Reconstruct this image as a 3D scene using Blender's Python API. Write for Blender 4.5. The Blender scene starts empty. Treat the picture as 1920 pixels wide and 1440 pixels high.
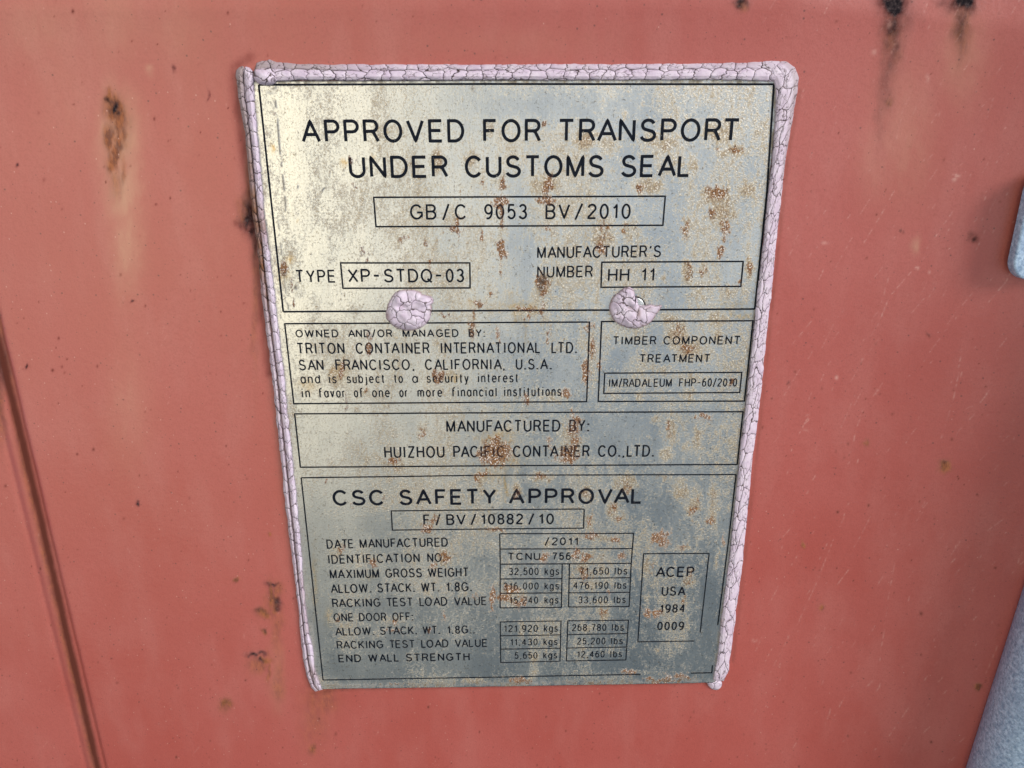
import bpy, math
import numpy as np
from mathutils import Matrix, Vector

S = bpy.context.scene
COL = S.collection

# ------------------------------------------------------------------ camera
# picture geometry of the photograph, 1920 x 1440
F = 1400.0
CX, CY = 960.0, 720.0
v_ = np.array([16.0, 4014.0, F]); v_ /= np.linalg.norm(v_)          # wall "down" seen from the camera
h_ = np.array([1.0, 0.0, 0.0]); h_ -= v_ * (h_ @ v_); h_ /= np.linalg.norm(h_)
n_ = np.cross(h_, v_)                                              # into the wall
R_ = np.array([h_, n_, -v_])                                       # camera axes (x right, y down, z forward) to world

def _ray(x, y):
    d = np.stack([np.asarray(x, float) - CX, np.asarray(y, float) - CY, np.full(np.shape(x), F)], -1)
    return d @ R_.T

_a, _b = _ray(531, 582), _ray(1415, 579)
D = 0.19 / (_b[0] / _b[1] - _a[0] / _a[1])                         # camera distance to the wall: printed frame is 190 mm wide

def at(x, y, depth=0.0):
    """point of the plane Y = depth that the photograph shows at pixel x, y (world X, Z arrays)"""
    r = _ray(x, y)
    k = (D + depth) / r[..., 1]
    return r[..., 0] * k, r[..., 2] * k

def pix(X, Z, Y=0.0):
    P = np.stack([X, np.broadcast_to(Y, np.shape(X)) + D, Z], -1) @ R_
    return P[..., 0] / P[..., 2] * F + CX, P[..., 1] / P[..., 2] * F + CY

cam = bpy.data.cameras.new("camera")
cam.sensor_width = 36.0
cam.lens = 36.0 * F / 1920.0
cam.clip_start = 0.005
cam.clip_end = 500.0
co = bpy.data.objects.new("camera", cam)
COL.objects.link(co)
M = np.eye(4)
M[:3, 0] = R_ @ [1, 0, 0]
M[:3, 1] = R_ @ [0, -1, 0]
M[:3, 2] = R_ @ [0, 0, -1]
M[:3, 3] = [0, -D, 0]
co.matrix_world = Matrix(M.tolist())
S.camera = co

# ------------------------------------------------------------------ light
SUN_AZ = math.radians(54)        # to the right of the wall's normal
SUN_EL = math.radians(27)
sd = Vector((math.sin(SUN_AZ) * math.cos(SUN_EL), -math.cos(SUN_AZ) * math.cos(SUN_EL), math.sin(SUN_EL)))
sun = bpy.data.lights.new("sun", 'SUN')
sun.energy = 1.42
sun.angle = math.radians(26)     # hazy daylight, very soft shadows
sun.color = (1.0, 0.97, 0.95)
so = bpy.data.objects.new("sun", sun)
so.rotation_euler = sd.to_track_quat('Z', 'Y').to_euler()
COL.objects.link(so)

S.view_settings.view_transform = 'Standard'
S.view_settings.look = 'None'
S.view_settings.exposure = 1.1
S.view_settings.gamma = 1.0
S.view_settings.use_curve_mapping = False


class NT:
    """short-hand for building node trees"""
    def __init__(self, tree):
        self.t = tree
        self.n = tree.nodes
        self.n.clear()

    def put(self, sock, val):
        if hasattr(val, 'is_output'):
            self.t.links.new(val, sock)
        elif val is not None:
            if sock.type == 'RGBA' and isinstance(val, (tuple, list)) and len(val) == 3:
                val = (*val, 1.0)
            sock.default_value = val

    def node(self, typ, ins=None, **props):
        nd = self.n.new(typ)
        for k, v in props.items():
            setattr(nd, k, v)
        for k, v in (ins or {}).items():
            self.put(nd.inputs[k], v)
        return nd

    def math(self, op, a, b=None, c=None, clamp=False):
        nd = self.n.new('ShaderNodeMath')
        nd.operation = op
        nd.use_clamp = clamp
        self.put(nd.inputs[0], a)
        if b is not None: self.put(nd.inputs[1], b)
        if c is not None: self.put(nd.inputs[2], c)
        return nd.outputs[0]

    def step(self, v, a, b, lo=0.0, hi=1.0):
        nd = self.node('ShaderNodeMapRange', {'Value': v, 'From Min': a, 'From Max': b, 'To Min': lo, 'To Max': hi},
                       interpolation_type='SMOOTHSTEP')
        return nd.outputs[0]

    def mix(self, f, a, b, blend='MIX'):
        nd = self.n.new('ShaderNodeMix')
        nd.data_type = 'RGBA'
        nd.blend_type = blend
        self.put(nd.inputs[0], f)
        self.put(nd.inputs[6], a)
        self.put(nd.inputs[7], b)
        return nd.outputs[2]

    def attr(self, name):
        return self.node('ShaderNodeAttribute', attribute_name=name).outputs['Fac']

    def obj(self, scale=(1, 1, 1), rot=(0, 0, 0)):
        tc = self.n.new('ShaderNodeTexCoord')
        mp = self.node('ShaderNodeMapping', {'Vector': tc.outputs['Object'], 'Scale': scale, 'Rotation': rot})
        return mp.outputs[0]

    def noise(self, vec, scale, detail=4, rough=0.55, dist=0.0):
        return self.node('ShaderNodeTexNoise', {'Vector': vec, 'Scale': scale, 'Detail': detail,
                                                'Roughness': rough, 'Distortion': dist}).outputs['Fac']

    def bump(self, height, strength=0.3, distance=0.0005, normal=None):
        nd = self.node('ShaderNodeBump', {'Height': height, 'Strength': strength, 'Distance': distance})
        if normal is not None: self.put(nd.inputs['Normal'], normal)
        return nd.outputs[0]


# sky above, shaded yard below, warm side patches added for the plate's reflection
world = bpy.data.worlds.new("World")
S.world = world
world.use_nodes = True
w = NT(world.node_tree)
sky = w.node('ShaderNodeTexSky', sky_type='NISHITA', sun_disc=False, sun_elevation=SUN_EL,
             sun_rotation=math.atan2(sd.x, sd.y))
tc = w.n.new('ShaderNodeTexCoord')
sx = w.node('ShaderNodeSeparateXYZ', {'Vector': tc.outputs['Generated']})
az = w.math('ARCTAN2', sx.outputs['X'], w.math('MULTIPLY', sx.outputs['Y'], -1.0))
el = w.math('ARCSINE', sx.outputs['Z'])
RD = math.radians
yard = w.mix(w.step(el, RD(-33), RD(0)), (0.34, 0.70, 1.0), (4.1, 5.5, 7.5))
left = w.math('MULTIPLY', w.step(az, RD(-2), RD(-17)), w.step(az, RD(-52), RD(-34)))
right = w.math('MULTIPLY', w.step(az, RD(10), RD(24)), w.step(az, RD(34), RD(24)))
side = w.math('MAXIMUM', left, w.math('MULTIPLY', right, 0.26))
band = w.math('MULTIPLY', w.step(el, RD(-33), RD(-12)), w.step(el, RD(40), RD(12)))
far = w.math('MULTIPLY', side, band)
env = w.mix(w.step(el, RD(-2), RD(7)), yard, w.mix(0.62, sky.outputs[0], (1.6, 2.0, 2.8)))
env = w.mix(far, env, (22.5, 20.0, 14.6))
bg = w.node('ShaderNodeBackground', {'Color': env, 'Strength': 0.055})
w.t.links.new(bg.outputs[0], w.node('ShaderNodeOutputWorld').inputs['Surface'])


# ------------------------------------------------------------------ numbers
class Noise:
    def __init__(self, seed):
        self.g = np.random.RandomState(seed).rand(256, 256)

    def one(self, x, y):
        xi, yi = np.floor(x).astype(int), np.floor(y).astype(int)
        fx, fy = x - xi, y - yi
        fx, fy = fx * fx * (3 - 2 * fx), fy * fy * (3 - 2 * fy)
        g = self.g
        a, b = g[xi & 255, yi & 255], g[(xi + 1) & 255, yi & 255]
        c, d = g[xi & 255, (yi + 1) & 255], g[(xi + 1) & 255, (yi + 1) & 255]
        return (a * (1 - fx) + b * fx) * (1 - fy) + (c * (1 - fx) + d * fx) * fy

    def __call__(self, x, y, octaves=4, gain=0.55):
        s, amp, tot = 0.0, 1.0, 0.0
        for k in range(octaves):
            s = s + amp * self.one(x * 2 ** k + 17.3 * k, y * 2 ** k + 5.1 * k)
            tot += amp
            amp *= gain
        return s / tot


def smooth(v, a, b):
    t = np.clip((v - a) / (b - a), 0, 1)
    return t * t * (3 - 2 * t)


def blobs(px, py, items, wob=None):
    """sum (max) of soft ellipses given in picture pixels: x, y, rx, ry, amount"""
    out = np.zeros(px.shape)
    for x, y, rx, ry, a in items:
        m = (np.abs(px - x) < 2.4 * rx + 8) & (np.abs(py - y) < 2.4 * ry + 8)
        if not m.any(): continue
        qx, qy = px[m], py[m]
        if wob is not None:
            qx, qy = qx + wob[0][m], qy + wob[1][m]
        d = ((qx - x) / rx) ** 2 + ((qy - y) / ry) ** 2
        out[m] = np.maximum(out[m], a * np.exp(-1.1 * d))
    return out


def stroke(px, py, pts, width, amount, taper=False):
    """soft line through picture points"""
    out = np.zeros(px.shape)
    n = len(pts) - 1
    for i in range(n):
        (x0, y0), (x1, y1) = pts[i], pts[i + 1]
        m = (px > min(x0, x1) - 4 * width) & (px < max(x0, x1) + 4 * width) & \
            (py > min(y0, y1) - 4 * width) & (py < max(y0, y1) + 4 * width)
        if not m.any(): continue
        qx, qy = px[m], py[m]
        L2 = (x1 - x0) ** 2 + (y1 - y0) ** 2 + 1e-9
        t = np.clip(((qx - x0) * (x1 - x0) + (qy - y0) * (y1 - y0)) / L2, 0, 1)
        d2 = (qx - x0 - t * (x1 - x0)) ** 2 + (qy - y0 - t * (y1 - y0)) ** 2
        k = amount * np.exp(-d2 / width ** 2)
        if taper: k = k * (1 - (i + t) / n)
        out[m] = np.maximum(out[m], k)
    return out


# ------------------------------------------------------------------ mesh helpers
def link(name, me, mat=None, parent=None):
    o = bpy.data.objects.new(name, me)
    COL.objects.link(o)
    if mat: me.materials.append(mat)
    if parent: o.parent = parent
    return o


def add_attr(me, name, val):
    a = me.attributes.new(name, 'FLOAT', 'POINT')
    a.data.foreach_set('value', np.ascontiguousarray(val, np.float32).ravel())


def raw_mesh(name, co_, faces, smooth_shade=True):
    me = bpy.data.meshes.new(name)
    co_ = np.ascontiguousarray(co_, np.float32)
    faces = np.ascontiguousarray(faces, np.int32)
    me.vertices.add(len(co_))
    me.vertices.foreach_set('co', co_.ravel())
    nf = len(faces)
    me.loops.add(nf * 4)
    me.loops.foreach_set('vertex_index', faces.ravel())
    me.polygons.add(nf)
    me.polygons.foreach_set('loop_start', np.arange(0, nf * 4, 4, dtype=np.int32))
    me.polygons.foreach_set('use_smooth', np.full(nf, smooth_shade))
    me.update(calc_edges=True)
    me.validate()
    return me


def grid_mesh(name, X, Y, Z, attrs=None, closed=False):
    """rows run along axis 0, columns along axis 1; faces look to -Y when X grows along axis 1 and Z grows along axis 0"""
    n, m = X.shape
    idx = np.arange(n * m).reshape(n, m)
    if closed:
        idx = np.concatenate([idx, idx[:, :1]], 1)
    a, b, c, d = idx[:-1, :-1], idx[:-1, 1:], idx[1:, 1:], idx[1:, :-1]
    faces = np.stack([a, b, c, d], -1).reshape(-1, 4)
    me = raw_mesh(name, np.stack([X, Y, Z], -1).reshape(-1, 3), faces)
    for k, v in (attrs or {}).items():
        add_attr(me, k, v)
    return me


def thing(o, label, cat, kind=None, group=None):
    o['label'] = label
    o['category'] = cat
    if kind: o['kind'] = kind
    if group: o['group'] = group
    return o


def empty(name, x, y, z):
    o = bpy.data.objects.new(name, None)
    o.empty_display_size = 0.02
    o.location = (x, y, z)
    COL.objects.link(o)
    return o


def reparent(o, parent):
    o.parent = parent
    o.matrix_parent_inverse = Matrix.Translation(parent.location).inverted()


def material(name):
    m = bpy.data.materials.new(name)
    m.use_nodes = True
    return m, NT(m.node_tree)


def finish(t, **ins):
    p = t.n.new('ShaderNodeBsdfPrincipled')
    for k, v in ins.items():
        t.put(p.inputs[k.replace('_', ' ')], v)
    t.t.links.new(p.outputs[0], t.node('ShaderNodeOutputMaterial').inputs['Surface'])
    return p


# ------------------------------------------------------------------ materials
def paint_material():
    m, t = material("red_oxide_paint")
    v = t.obj()
    big = t.noise(v, 14, 4, 0.6)
    mid = t.noise(t.obj((1, 1, 0.35)), 60, 5, 0.6)
    fine = t.noise(v, 1300, 3, 0.7)
    c = t.mix(t.step(big, 0.3, 0.7), (0.385, 0.076, 0.058), (0.415, 0.094, 0.076))
    c = t.mix(t.math('MULTIPLY', t.step(mid, 0.42, 0.72), 0.5), c, (0.44, 0.130, 0.108))
    c = t.mix(t.math('MULTIPLY', t.step(fine, 0.42, 0.70), 0.38), c, (0.30, 0.056, 0.042))
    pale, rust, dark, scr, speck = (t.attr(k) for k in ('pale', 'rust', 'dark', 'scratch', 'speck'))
    c = t.mix(pale, c, (0.50, 0.245, 0.155))
    grain = t.noise(t.obj((1, 1, 0.4)), 420, 5, 0.7)
    rc = t.mix(t.step(grain, 0.35, 0.65), (0.13, 0.032, 0.012), (0.35, 0.104, 0.030))
    c = t.mix(t.math('MULTIPLY', t.math('MULTIPLY', rust, 1.7, clamp=True), t.step(grain, 0.12, 0.5, 0.6, 1.0)), c, rc)
    grain2 = t.noise(v, 700, 4, 0.7)
    dc = t.mix(t.step(grain2, 0.4, 0.7), (0.016, 0.013, 0.016), (0.078, 0.058, 0.060))
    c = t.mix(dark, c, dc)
    for sc_, rad, pick in ((300.0, 0.16, 0.80), (620.0, 0.20, 0.86)):
        vd = t.node('ShaderNodeTexVoronoi', {'Vector': v, 'Scale': sc_})
        on = t.math('GREATER_THAN', t.node('ShaderNodeSeparateColor', {'Color': vd.outputs['Color']}).outputs[0], pick)
        dot = t.math('MULTIPLY', t.step(vd.outputs['Distance'], rad, rad * 0.4), on)
        c = t.mix(t.math('MULTIPLY', dot, 0.75), c, (0.13, 0.035, 0.028))
    vd = t.node('ShaderNodeTexVoronoi', {'Vector': t.obj((1, 1, 0.8)), 'Scale': 420.0})
    on = t.math('GREATER_THAN', t.node('ShaderNodeSeparateColor', {'Color': vd.outputs['Color']}).outputs[1], 0.95)
    c = t.mix(t.math('MULTIPLY', t.math('MULTIPLY', t.step(vd.outputs['Distance'], 0.15, 0.05), on), 0.5), c, (0.62, 0.36, 0.30))
    c = t.mix(scr, c, (0.62, 0.33, 0.28))
    c = t.mix(speck, c, (0.095, 0.028, 0.020))  # flecks, crease line and the contact shade painted beside the bead
    peel = t.noise(v, 380, 2, 0.5)
    hgt = t.math('ADD', t.math('MULTIPLY', peel, 0.5), t.math('MULTIPLY', t.math('MAXIMUM', rust, dark), t.math('MULTIPLY', grain2, 1.6)))
    rough = t.math('ADD', t.step(big, 0.25, 0.75, 0.36, 0.46), t.math('MULTIPLY', t.math('MAXIMUM', t.math('MAXIMUM', rust, dark), speck), 0.45))
    finish(t, Base_Color=c, Roughness=rough, Specular_IOR_Level=t.math('MULTIPLY', t.math('SUBTRACT', 1.0, t.math('MAXIMUM', speck, dark), clamp=True), 0.75), Normal=t.bump(t.math('ADD', hgt, t.math('MULTIPLY', fine, 0.35)), 0.30, 0.0006))
    return m


def plate_nodes(t):
    """colour, metal, roughness, height of the weathered plate"""
    v = t.obj()
    stain, rust, dark, yellow, grime = (t.attr(k) for k in ('stain', 'rust', 'dark', 'yellow', 'grime'))
    brush = t.noise(t.obj((1, 1, 0.03)), 2600, 2, 0.6)
    cloud = t.noise(t.obj((1, 1, 0.6)), 45, 5, 0.62)
    speck = t.noise(v, 1250, 4, 0.7)
    speck2 = t.noise(t.obj((1, 1, 0.55)), 700, 5, 0.72, 0.1)
    spark = t.noise(v, 1700, 2, 0.6)
    c = t.mix(t.step(cloud, 0.3, 0.7), (0.53, 0.545, 0.55), (0.68, 0.675, 0.65))
    c = t.mix(t.math('MULTIPLY', t.step(speck, 0.50, 0.64), 0.5), c, (0.36, 0.345, 0.30))
    dots = t.noise(v, 900, 3, 0.75)
    c = t.mix(t.math('MULTIPLY', t.step(dots, 0.60, 0.67), 0.72), c, (0.15, 0.115, 0.075))
    c = t.mix(t.math('MULTIPLY', t.step(brush, 0.45, 0.7), 0.22), c, (0.42, 0.42, 0.41))
    c = t.mix(t.math('MULTIPLY', t.step(spark, 0.66, 0.72), 0.7), c, (0.92, 0.90, 0.86))
    # thin tan film, broken up
    film = t.step(t.math('ADD', t.math('MULTIPLY', stain, 1.05), t.math('ADD', t.math('MULTIPLY', t.math('SUBTRACT', speck2, 0.5), 0.9), t.math('MULTIPLY', t.math('SUBTRACT', speck, 0.5), 1.3))), 0.17, 0.66)
    film = t.math('MULTIPLY', film, 0.84)
    tan = t.mix(t.step(speck, 0.38, 0.62), (0.19, 0.12, 0.058), (0.52, 0.43, 0.29))
    tan = t.mix(t.math('MULTIPLY', t.step(stain, 0.45, 0.95), 0.75), tan, t.mix(t.step(speck, 0.36, 0.60), (0.15, 0.074, 0.028), (0.46, 0.29, 0.135)))
    c = t.mix(film, c, tan)
    c = t.mix(t.math('MULTIPLY', t.math('MULTIPLY', film, t.step(spark, 0.56, 0.61)), 0.95), c, (0.88, 0.85, 0.78))
    yf = t.math('MULTIPLY', yellow, t.step(speck2, 0.25, 0.6))
    c = t.mix(yf, c, (0.47, 0.29, 0.065))
    rf = t.step(t.math('ADD', rust, t.math('MULTIPLY', t.math('SUBTRACT', speck2, 0.5), 1.7)), 0.18, 0.54)
    rcol = t.mix(t.step(speck, 0.36, 0.62), (0.070, 0.024, 0.011), (0.30, 0.135, 0.042))
    c = t.mix(t.math('MULTIPLY', rf, 0.92), c, rcol)
    c = t.mix(t.math('MULTIPLY', t.math('MULTIPLY', rf, t.step(spark, 0.57, 0.62)), 0.95), c, (0.86, 0.80, 0.74))
    c = t.mix(dark, c, (0.035, 0.022, 0.016))
    c = t.mix(grime, c, (0.10, 0.075, 0.05))
    cover = t.math('MAXIMUM', t.math('MAXIMUM', t.math('MULTIPLY', film, 0.7), rf), t.math('MAXIMUM', dark, grime))
    metal = t.math('SUBTRACT', 0.90, t.math('MULTIPLY', t.math('MAXIMUM', t.math('MULTIPLY', film, 0.42), t.math('MAXIMUM', t.math('MULTIPLY', rf, 0.75), t.math('MAXIMUM', dark, grime))), 0.9), clamp=True)
    rough = t.math('ADD', t.math('ADD', 0.26, t.math('MULTIPLY', cloud, 0.12)), t.math('MULTIPLY', cover, 0.4))
    hgt = t.math('ADD', t.math('MULTIPLY', brush, 0.10),
                 t.math('ADD', t.math('MULTIPLY', speck, 0.35), t.math('MULTIPLY', cover, t.math('MULTIPLY', speck, 1.8))))
    return c, metal, rough, hgt, rf, film


def plate_material():
    m, t = material("weathered_plate")
    c, metal, rough, hgt, rf, film = plate_nodes(t)
    finish(t, Base_Color=c, Metallic=metal, Roughness=rough, Normal=t.bump(hgt, 0.35, 0.00025))
    return m


def ink_material():
    m, t = material("black_etched_ink")
    c, metal, rough, hgt, rf, film = plate_nodes(t)
    v = t.obj()
    chip = t.noise(v, 950, 3, 0.7)
    lose = t.math('MULTIPLY', rf, t.step(chip, 0.50, 0.66))
    lose = t.math('MAXIMUM', lose, t.math('MULTIPLY', film, t.step(chip, 0.66, 0.74)))
    lose = t.math('MAXIMUM', lose, t.math('MULTIPLY', t.step(chip, 0.70, 0.76), 0.8))
    soft = t.noise(v, 300, 3, 0.6)
    ink = t.mix(soft, (0.004, 0.006, 0.012), (0.014, 0.017, 0.025))
    ink = t.mix(t.math('MULTIPLY', rf, 0.35), ink, (0.10, 0.04, 0.02))
    cc = t.mix(t.math('MULTIPLY', lose, 0.85), ink, c)
    finish(t, Base_Color=cc, Metallic=t.math('MULTIPLY', metal, lose), Roughness=0.6, Specular_IOR_Level=0.06)
    return m


def scratch_material():
    m, t = material("scratched_off_digits")
    v = t.obj()
    n = t.noise(v, 900, 3, 0.7)
    c = t.mix(t.step(n, 0.42, 0.58), (0.20, 0.12, 0.06), (0.80, 0.74, 0.64))
    finish(t, Base_Color=c, Metallic=0.4, Roughness=0.4)
    return m


def sealant_material():
    m, t = material("cracked_lilac_sealant")
    v = t.obj()
    crack, dirt, brown = (t.attr(k) for k in ('crack', 'dirt', 'brown'))
    n = t.noise(v, 260, 4, 0.6)
    f = t.noise(v, 1400, 3, 0.65)
    c = t.mix(t.step(n, 0.3, 0.7), (0.57, 0.465, 0.575), (0.70, 0.61, 0.70))
    c = t.mix(t.math('MULTIPLY', t.step(f, 0.55, 0.75), 0.35), c, (0.45, 0.33, 0.41))
    c = t.mix(t.math('MULTIPLY', dirt, t.step(n, 0.2, 0.75, 0.6, 1.0)), c, (0.30, 0.235, 0.23))
    c = t.mix(t.math('MULTIPLY', brown, t.step(n, 0.2, 0.7, 0.6, 1.0)), c, (0.21, 0.085, 0.035))
    c = t.mix(t.math('MULTIPLY', crack, 0.93), c, (0.070, 0.044, 0.042))
    finish(t, Base_Color=c, Roughness=0.62, Specular_IOR_Level=0.35, Normal=t.bump(f, 0.25, 0.0003))
    return m


def zinc_material():
    m, t = material("galvanised_steel")
    v = t.obj()
    vo = t.node('ShaderNodeTexVoronoi', {'Vector': v, 'Scale': 520.0})
    n = t.noise(v, 620, 5, 0.8)
    big = t.noise(v, 70, 4, 0.6)
    c = t.mix(t.step(n, 0.36, 0.64), (0.17, 0.27, 0.42), (0.64, 0.80, 0.97))
    c = t.mix(t.math('MULTIPLY', vo.outputs['Distance'], 0.6), c, (0.33, 0.45, 0.62))
    c = t.mix(t.math('MULTIPLY', t.step(big, 0.45, 0.7), 0.35), c, (0.30, 0.41, 0.56))
    hg = t.math('ADD', n, t.math('MULTIPLY', vo.outputs['Distance'], 0.5))
    finish(t, Base_Color=c, Metallic=0.15, Roughness=0.5, Normal=t.bump(hg, 0.55, 0.0006))
    return m


def black_material():
    m, t = material("dark_rivet_steel")
    n = t.noise(t.obj(), 900, 3, 0.6)
    finish(t, Base_Color=t.mix(n, (0.012, 0.010, 0.012), (0.05, 0.045, 0.045)), Roughness=0.45, Metallic=0.5)
    return m


PAINT, PLATE, INK, SEAL, ZINC, STEEL, SCRATCH = (f() for f in (
    paint_material, plate_material, ink_material, sealant_material, zinc_material, black_material, scratch_material))

# ------------------------------------------------------------------ the container door
def axis(lo, hi, step, far, coarse):
    a = np.arange(lo, hi + step / 2, step)
    k = np.geomspace(coarse / 3, 1.0, 9) * far
    return np.concatenate([(lo - k)[::-1], a, hi + k])


xl, zt = at(0, 0)
xr, _ = at(1920, 0)
_, zb = at(960, 1440)
xl2, _ = at(0, 1440)
xr2, _ = at(1920, 1440)
gx = axis(min(xl, xl2) - 0.012, max(xr, xr2) + 0.012, 0.00050, 0.45, 0.05)
gz = axis(zb - 0.008, zt + 0.008, 0.00050, 0.55, 0.05)
WX, WZ = np.meshgrid(gx, gz)
N1, N2, N3 = Noise(3), Noise(11), Noise(29)

crease_x = float(at(95, 1030)[0])


def wall_y(X, Z):
    y = 0.0011 * (N1(X * 9 + 40, Z * 9 + 40, 3) - 0.5)
    # fold at the top of the panel, leaning back to face the sky
    _, z0 = at(960, 24)
    u = np.maximum(Z - (z0 - 0.10 * np.maximum(X - 0.10, 0.0)), 0)
    y = y + 0.30 * (np.sqrt(u * u + 0.000036) - 0.006) * (u > 0)
    # pressed seam on the left: groove with a raised lip beside it
    d = X - crease_x
    wv = 0.0003 * (N2(Z * 60, Z * 0 + 3, 2) - 0.5)
    y = y + 0.0013 * np.exp(-((d + wv) / 0.0016) ** 2)
    y = y - 0.0005 * np.exp(-((d + 0.0052) / 0.0024) ** 2)
    y = y + 0.00025 * np.exp(-((d + 0.0085) / 0.0014) ** 2)
    u = np.maximum(X - float(at(1450, 900)[0]), 0)
    y = y - 1.5 * np.minimum(u, 0.09) ** 2 - 0.27 * np.maximum(u - 0.09, 0)  # outward bow, shaped to darken the right side
    # and it coves outwards below the top fold, shaped to darken the top
    u = np.clip(Z - float(at(960, 250)[1]), 0, None)
    y = y - 1.7 * np.minimum(u, 0.055) ** 2
    return y


PX, PY = pix(WX, WZ)
inside = (PX > -120) & (PX < 2040) & (PY > -120) & (PY < 1560)
wob = ((N2(PX / 14, PY / 22) - 0.5) * 16, (N3(PX / 14, PY / 22) - 0.5) * 20)
nz = N3(PX / 9, PY / 26, 4)

pale = blobs(PX, PY, [(222, 255, 36, 75, 1.0), (230, 350, 32, 75, 0.85), (238, 450, 30, 100, 0.55), (206, 300, 14, 60, .6), (210, 170, 22, 40, .25),
                      (282, 130, 10, 12, .5), (1690, 240, 60, 130, 0.30), (1790, 110, 45, 90, .35), (1640, 300, 40, 90, .2),
                      (1708, 455, 9, 16, .5), (80, 50, 90, 60, .2), (220, 30, 60, 90, .22), (120, 200, 60, 120, .12), (330, 60, 60, 60, .15),
                      (240, 760, 40, 120, .2), (520, 1260, 14, 60, .25), (540, 700, 30, 300, .06), (980, 80, 200, 30, .10)], wob)
pale = np.clip(pale * (0.55 + 0.9 * nz), 0, 1)

rust = blobs(PX, PY, [(214, 205, 17, 24, 1.0), (206, 185, 5, 20, .8), (226, 230, 16, 30, .75), (207, 262, 10, 30, .85), (222, 262, 8, 34, .7),
                      (232, 240, 10, 40, .6), (210, 305, 9, 26, .7), (216, 292, 5, 28, .8), (230, 320, 6, 30, .4), (218, 345, 14, 30, .3),
                      (510, 1125, 14, 20, .6), (516, 1140, 8, 22, .55), (506, 1115, 5, 26, .8), (520, 1106, 12, 14, .5), (497, 1148, 14, 8, .6),
                      (522, 1180, 10, 50, .28), (484, 1245, 18, 18, .42), (524, 1280, 11, 40, .33), (503, 1250, 4, 30, .5), (500, 1236, 14, 7, .6),
                      (420, 1320, 12, 12, .65), (444, 1085, 6, 5, .7), (497, 1182, 6, 8, .6), (600, 1315, 34, 34, .32), (590, 1350, 26, 60, .22),
                      (587, 1405, 8, 12, .7), (1755, 861, 9, 8, .95), (1800, 1247, 6, 5, 1.0), (1668, 70, 16, 60, .35), (1790, 55, 14, 50, .5),
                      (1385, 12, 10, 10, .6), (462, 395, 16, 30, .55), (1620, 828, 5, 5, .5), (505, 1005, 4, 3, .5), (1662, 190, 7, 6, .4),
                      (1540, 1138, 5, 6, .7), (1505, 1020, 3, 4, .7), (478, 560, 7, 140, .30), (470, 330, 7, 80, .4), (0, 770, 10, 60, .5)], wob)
rust = np.maximum(rust, stroke(PX, PY, [(-12, 560), (40, 850), (95, 1085), (160, 1360), (200, 1530)], 7, 0.35))
rust = np.maximum(rust, 0.12 * stroke(PX, PY, [(-30, 540), (2, 668), (72, 960), (128, 1205), (183, 1440), (210, 1560)], 7, 1))
rust = np.clip(rust * (0.5 + nz), 0, 1)

dark = blobs(PX, PY, [(213, 203, 7, 11, 1.0), (220, 216, 9, 10, .55), (203, 190, 5, 5, .6),
                      (1668, 6, 27, 30, 1.0), (1672, 22, 20, 18, 1.0), (1668, 48, 22, 30, .62), (1666, 90, 18, 60, .42), (1658, 150, 15, 70, .34), (1646, 215, 10, 60, .22), (1690, 30, 22, 30, .3),
                      (1792, 4, 22, 22, 1.0), (1778, 12, 22, 20, .55), (1788, 50, 13, 44, .5), (1757, 8, 16, 14, .4), (1786, 100, 7, 30, .2),
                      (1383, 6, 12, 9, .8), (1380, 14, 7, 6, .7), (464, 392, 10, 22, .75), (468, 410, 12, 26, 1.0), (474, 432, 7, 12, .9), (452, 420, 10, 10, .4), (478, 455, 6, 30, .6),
                      (521, 1130, 9, 9, .75), (501, 1096, 6, 6, .7), (512, 1094, 11, 3, .7), (490, 1146, 9, 4, .4), (522, 1138, 6, 8, .6),
                      (474, 1226, 13, 5, .9), (492, 1224, 8, 4, .7), (491, 1237, 5, 4, .8), (497, 1181, 4, 5, .4), (420, 1319, 6, 7, .25),
                      (247, 569, 3, 3, .9), (53, 687, 4, 4, .9), (257, 940, 3, 5, .9), (0, 680, 7, 26, .9), (4, 700, 9, 30, .5),
                      (34, 307, 3, 3, .9), (1810, 447, 5, 5, .7), (1806, 440, 8, 10, .35), (327, 131, 3, 6, .6), (390, 180, 2, 8, .6),
                      (1907, 792, 2, 6, .8), (1682, 436, 3, 3, .7), (1730, 628, 2, 4, .8), (1481, 717, 3, 5, .5), (214, 1230, 2, 2, .6)], wob)
groove = stroke(PX, PY, [(-30, 540), (2, 668), (72, 960), (128, 1205), (183, 1440), (210, 1560)], 4.0, 0.08)
dark = np.clip(dark * 1.25 * (0.55 + 0.9 * nz) + groove * (0.5 + 0.8 * nz), 0, 1)

rs = np.random.RandomState(5)
speck = np.zeros(PX.shape)
bl = []
for k in range(620):
    r = rs.choice([1.1, 1.4, 1.9, 2.6], p=[.5, .3, .15, .05])
    bl.append((rs.uniform(-40, 1960), rs.uniform(-40, 1480), r, r * rs.uniform(.8, 1.8), rs.uniform(.3, .95)))
speck = np.maximum(speck, blobs(PX, PY, bl))
speck = np.maximum(speck, stroke(PX, PY, [(-30, 540), (2, 668), (72, 960), (128, 1205), (183, 1440), (210, 1560)], 6.0, 1.25) * (0.75 + 0.4 * nz))
speck = np.clip(speck, 0, 1)
speck = np.maximum(speck, stroke(PX, PY, [(470, 108), (441, 126), (438, 150), (443, 190), (462, 330), (478, 470), (492, 600), (505, 700)], 9, 0.42) * (0.4 + 1.0 * nz))  # contact shade and dirt painted along the left bead
speck = np.maximum(speck, stroke(PX, PY, [(1498, 170), (1476, 300), (1448, 560), (1428, 760), (1395, 1060), (1374, 1240)], 4, 0.35) * (0.3 + 1.0 * nz))  # painted contact shade and dirt beside the right bead
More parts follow.
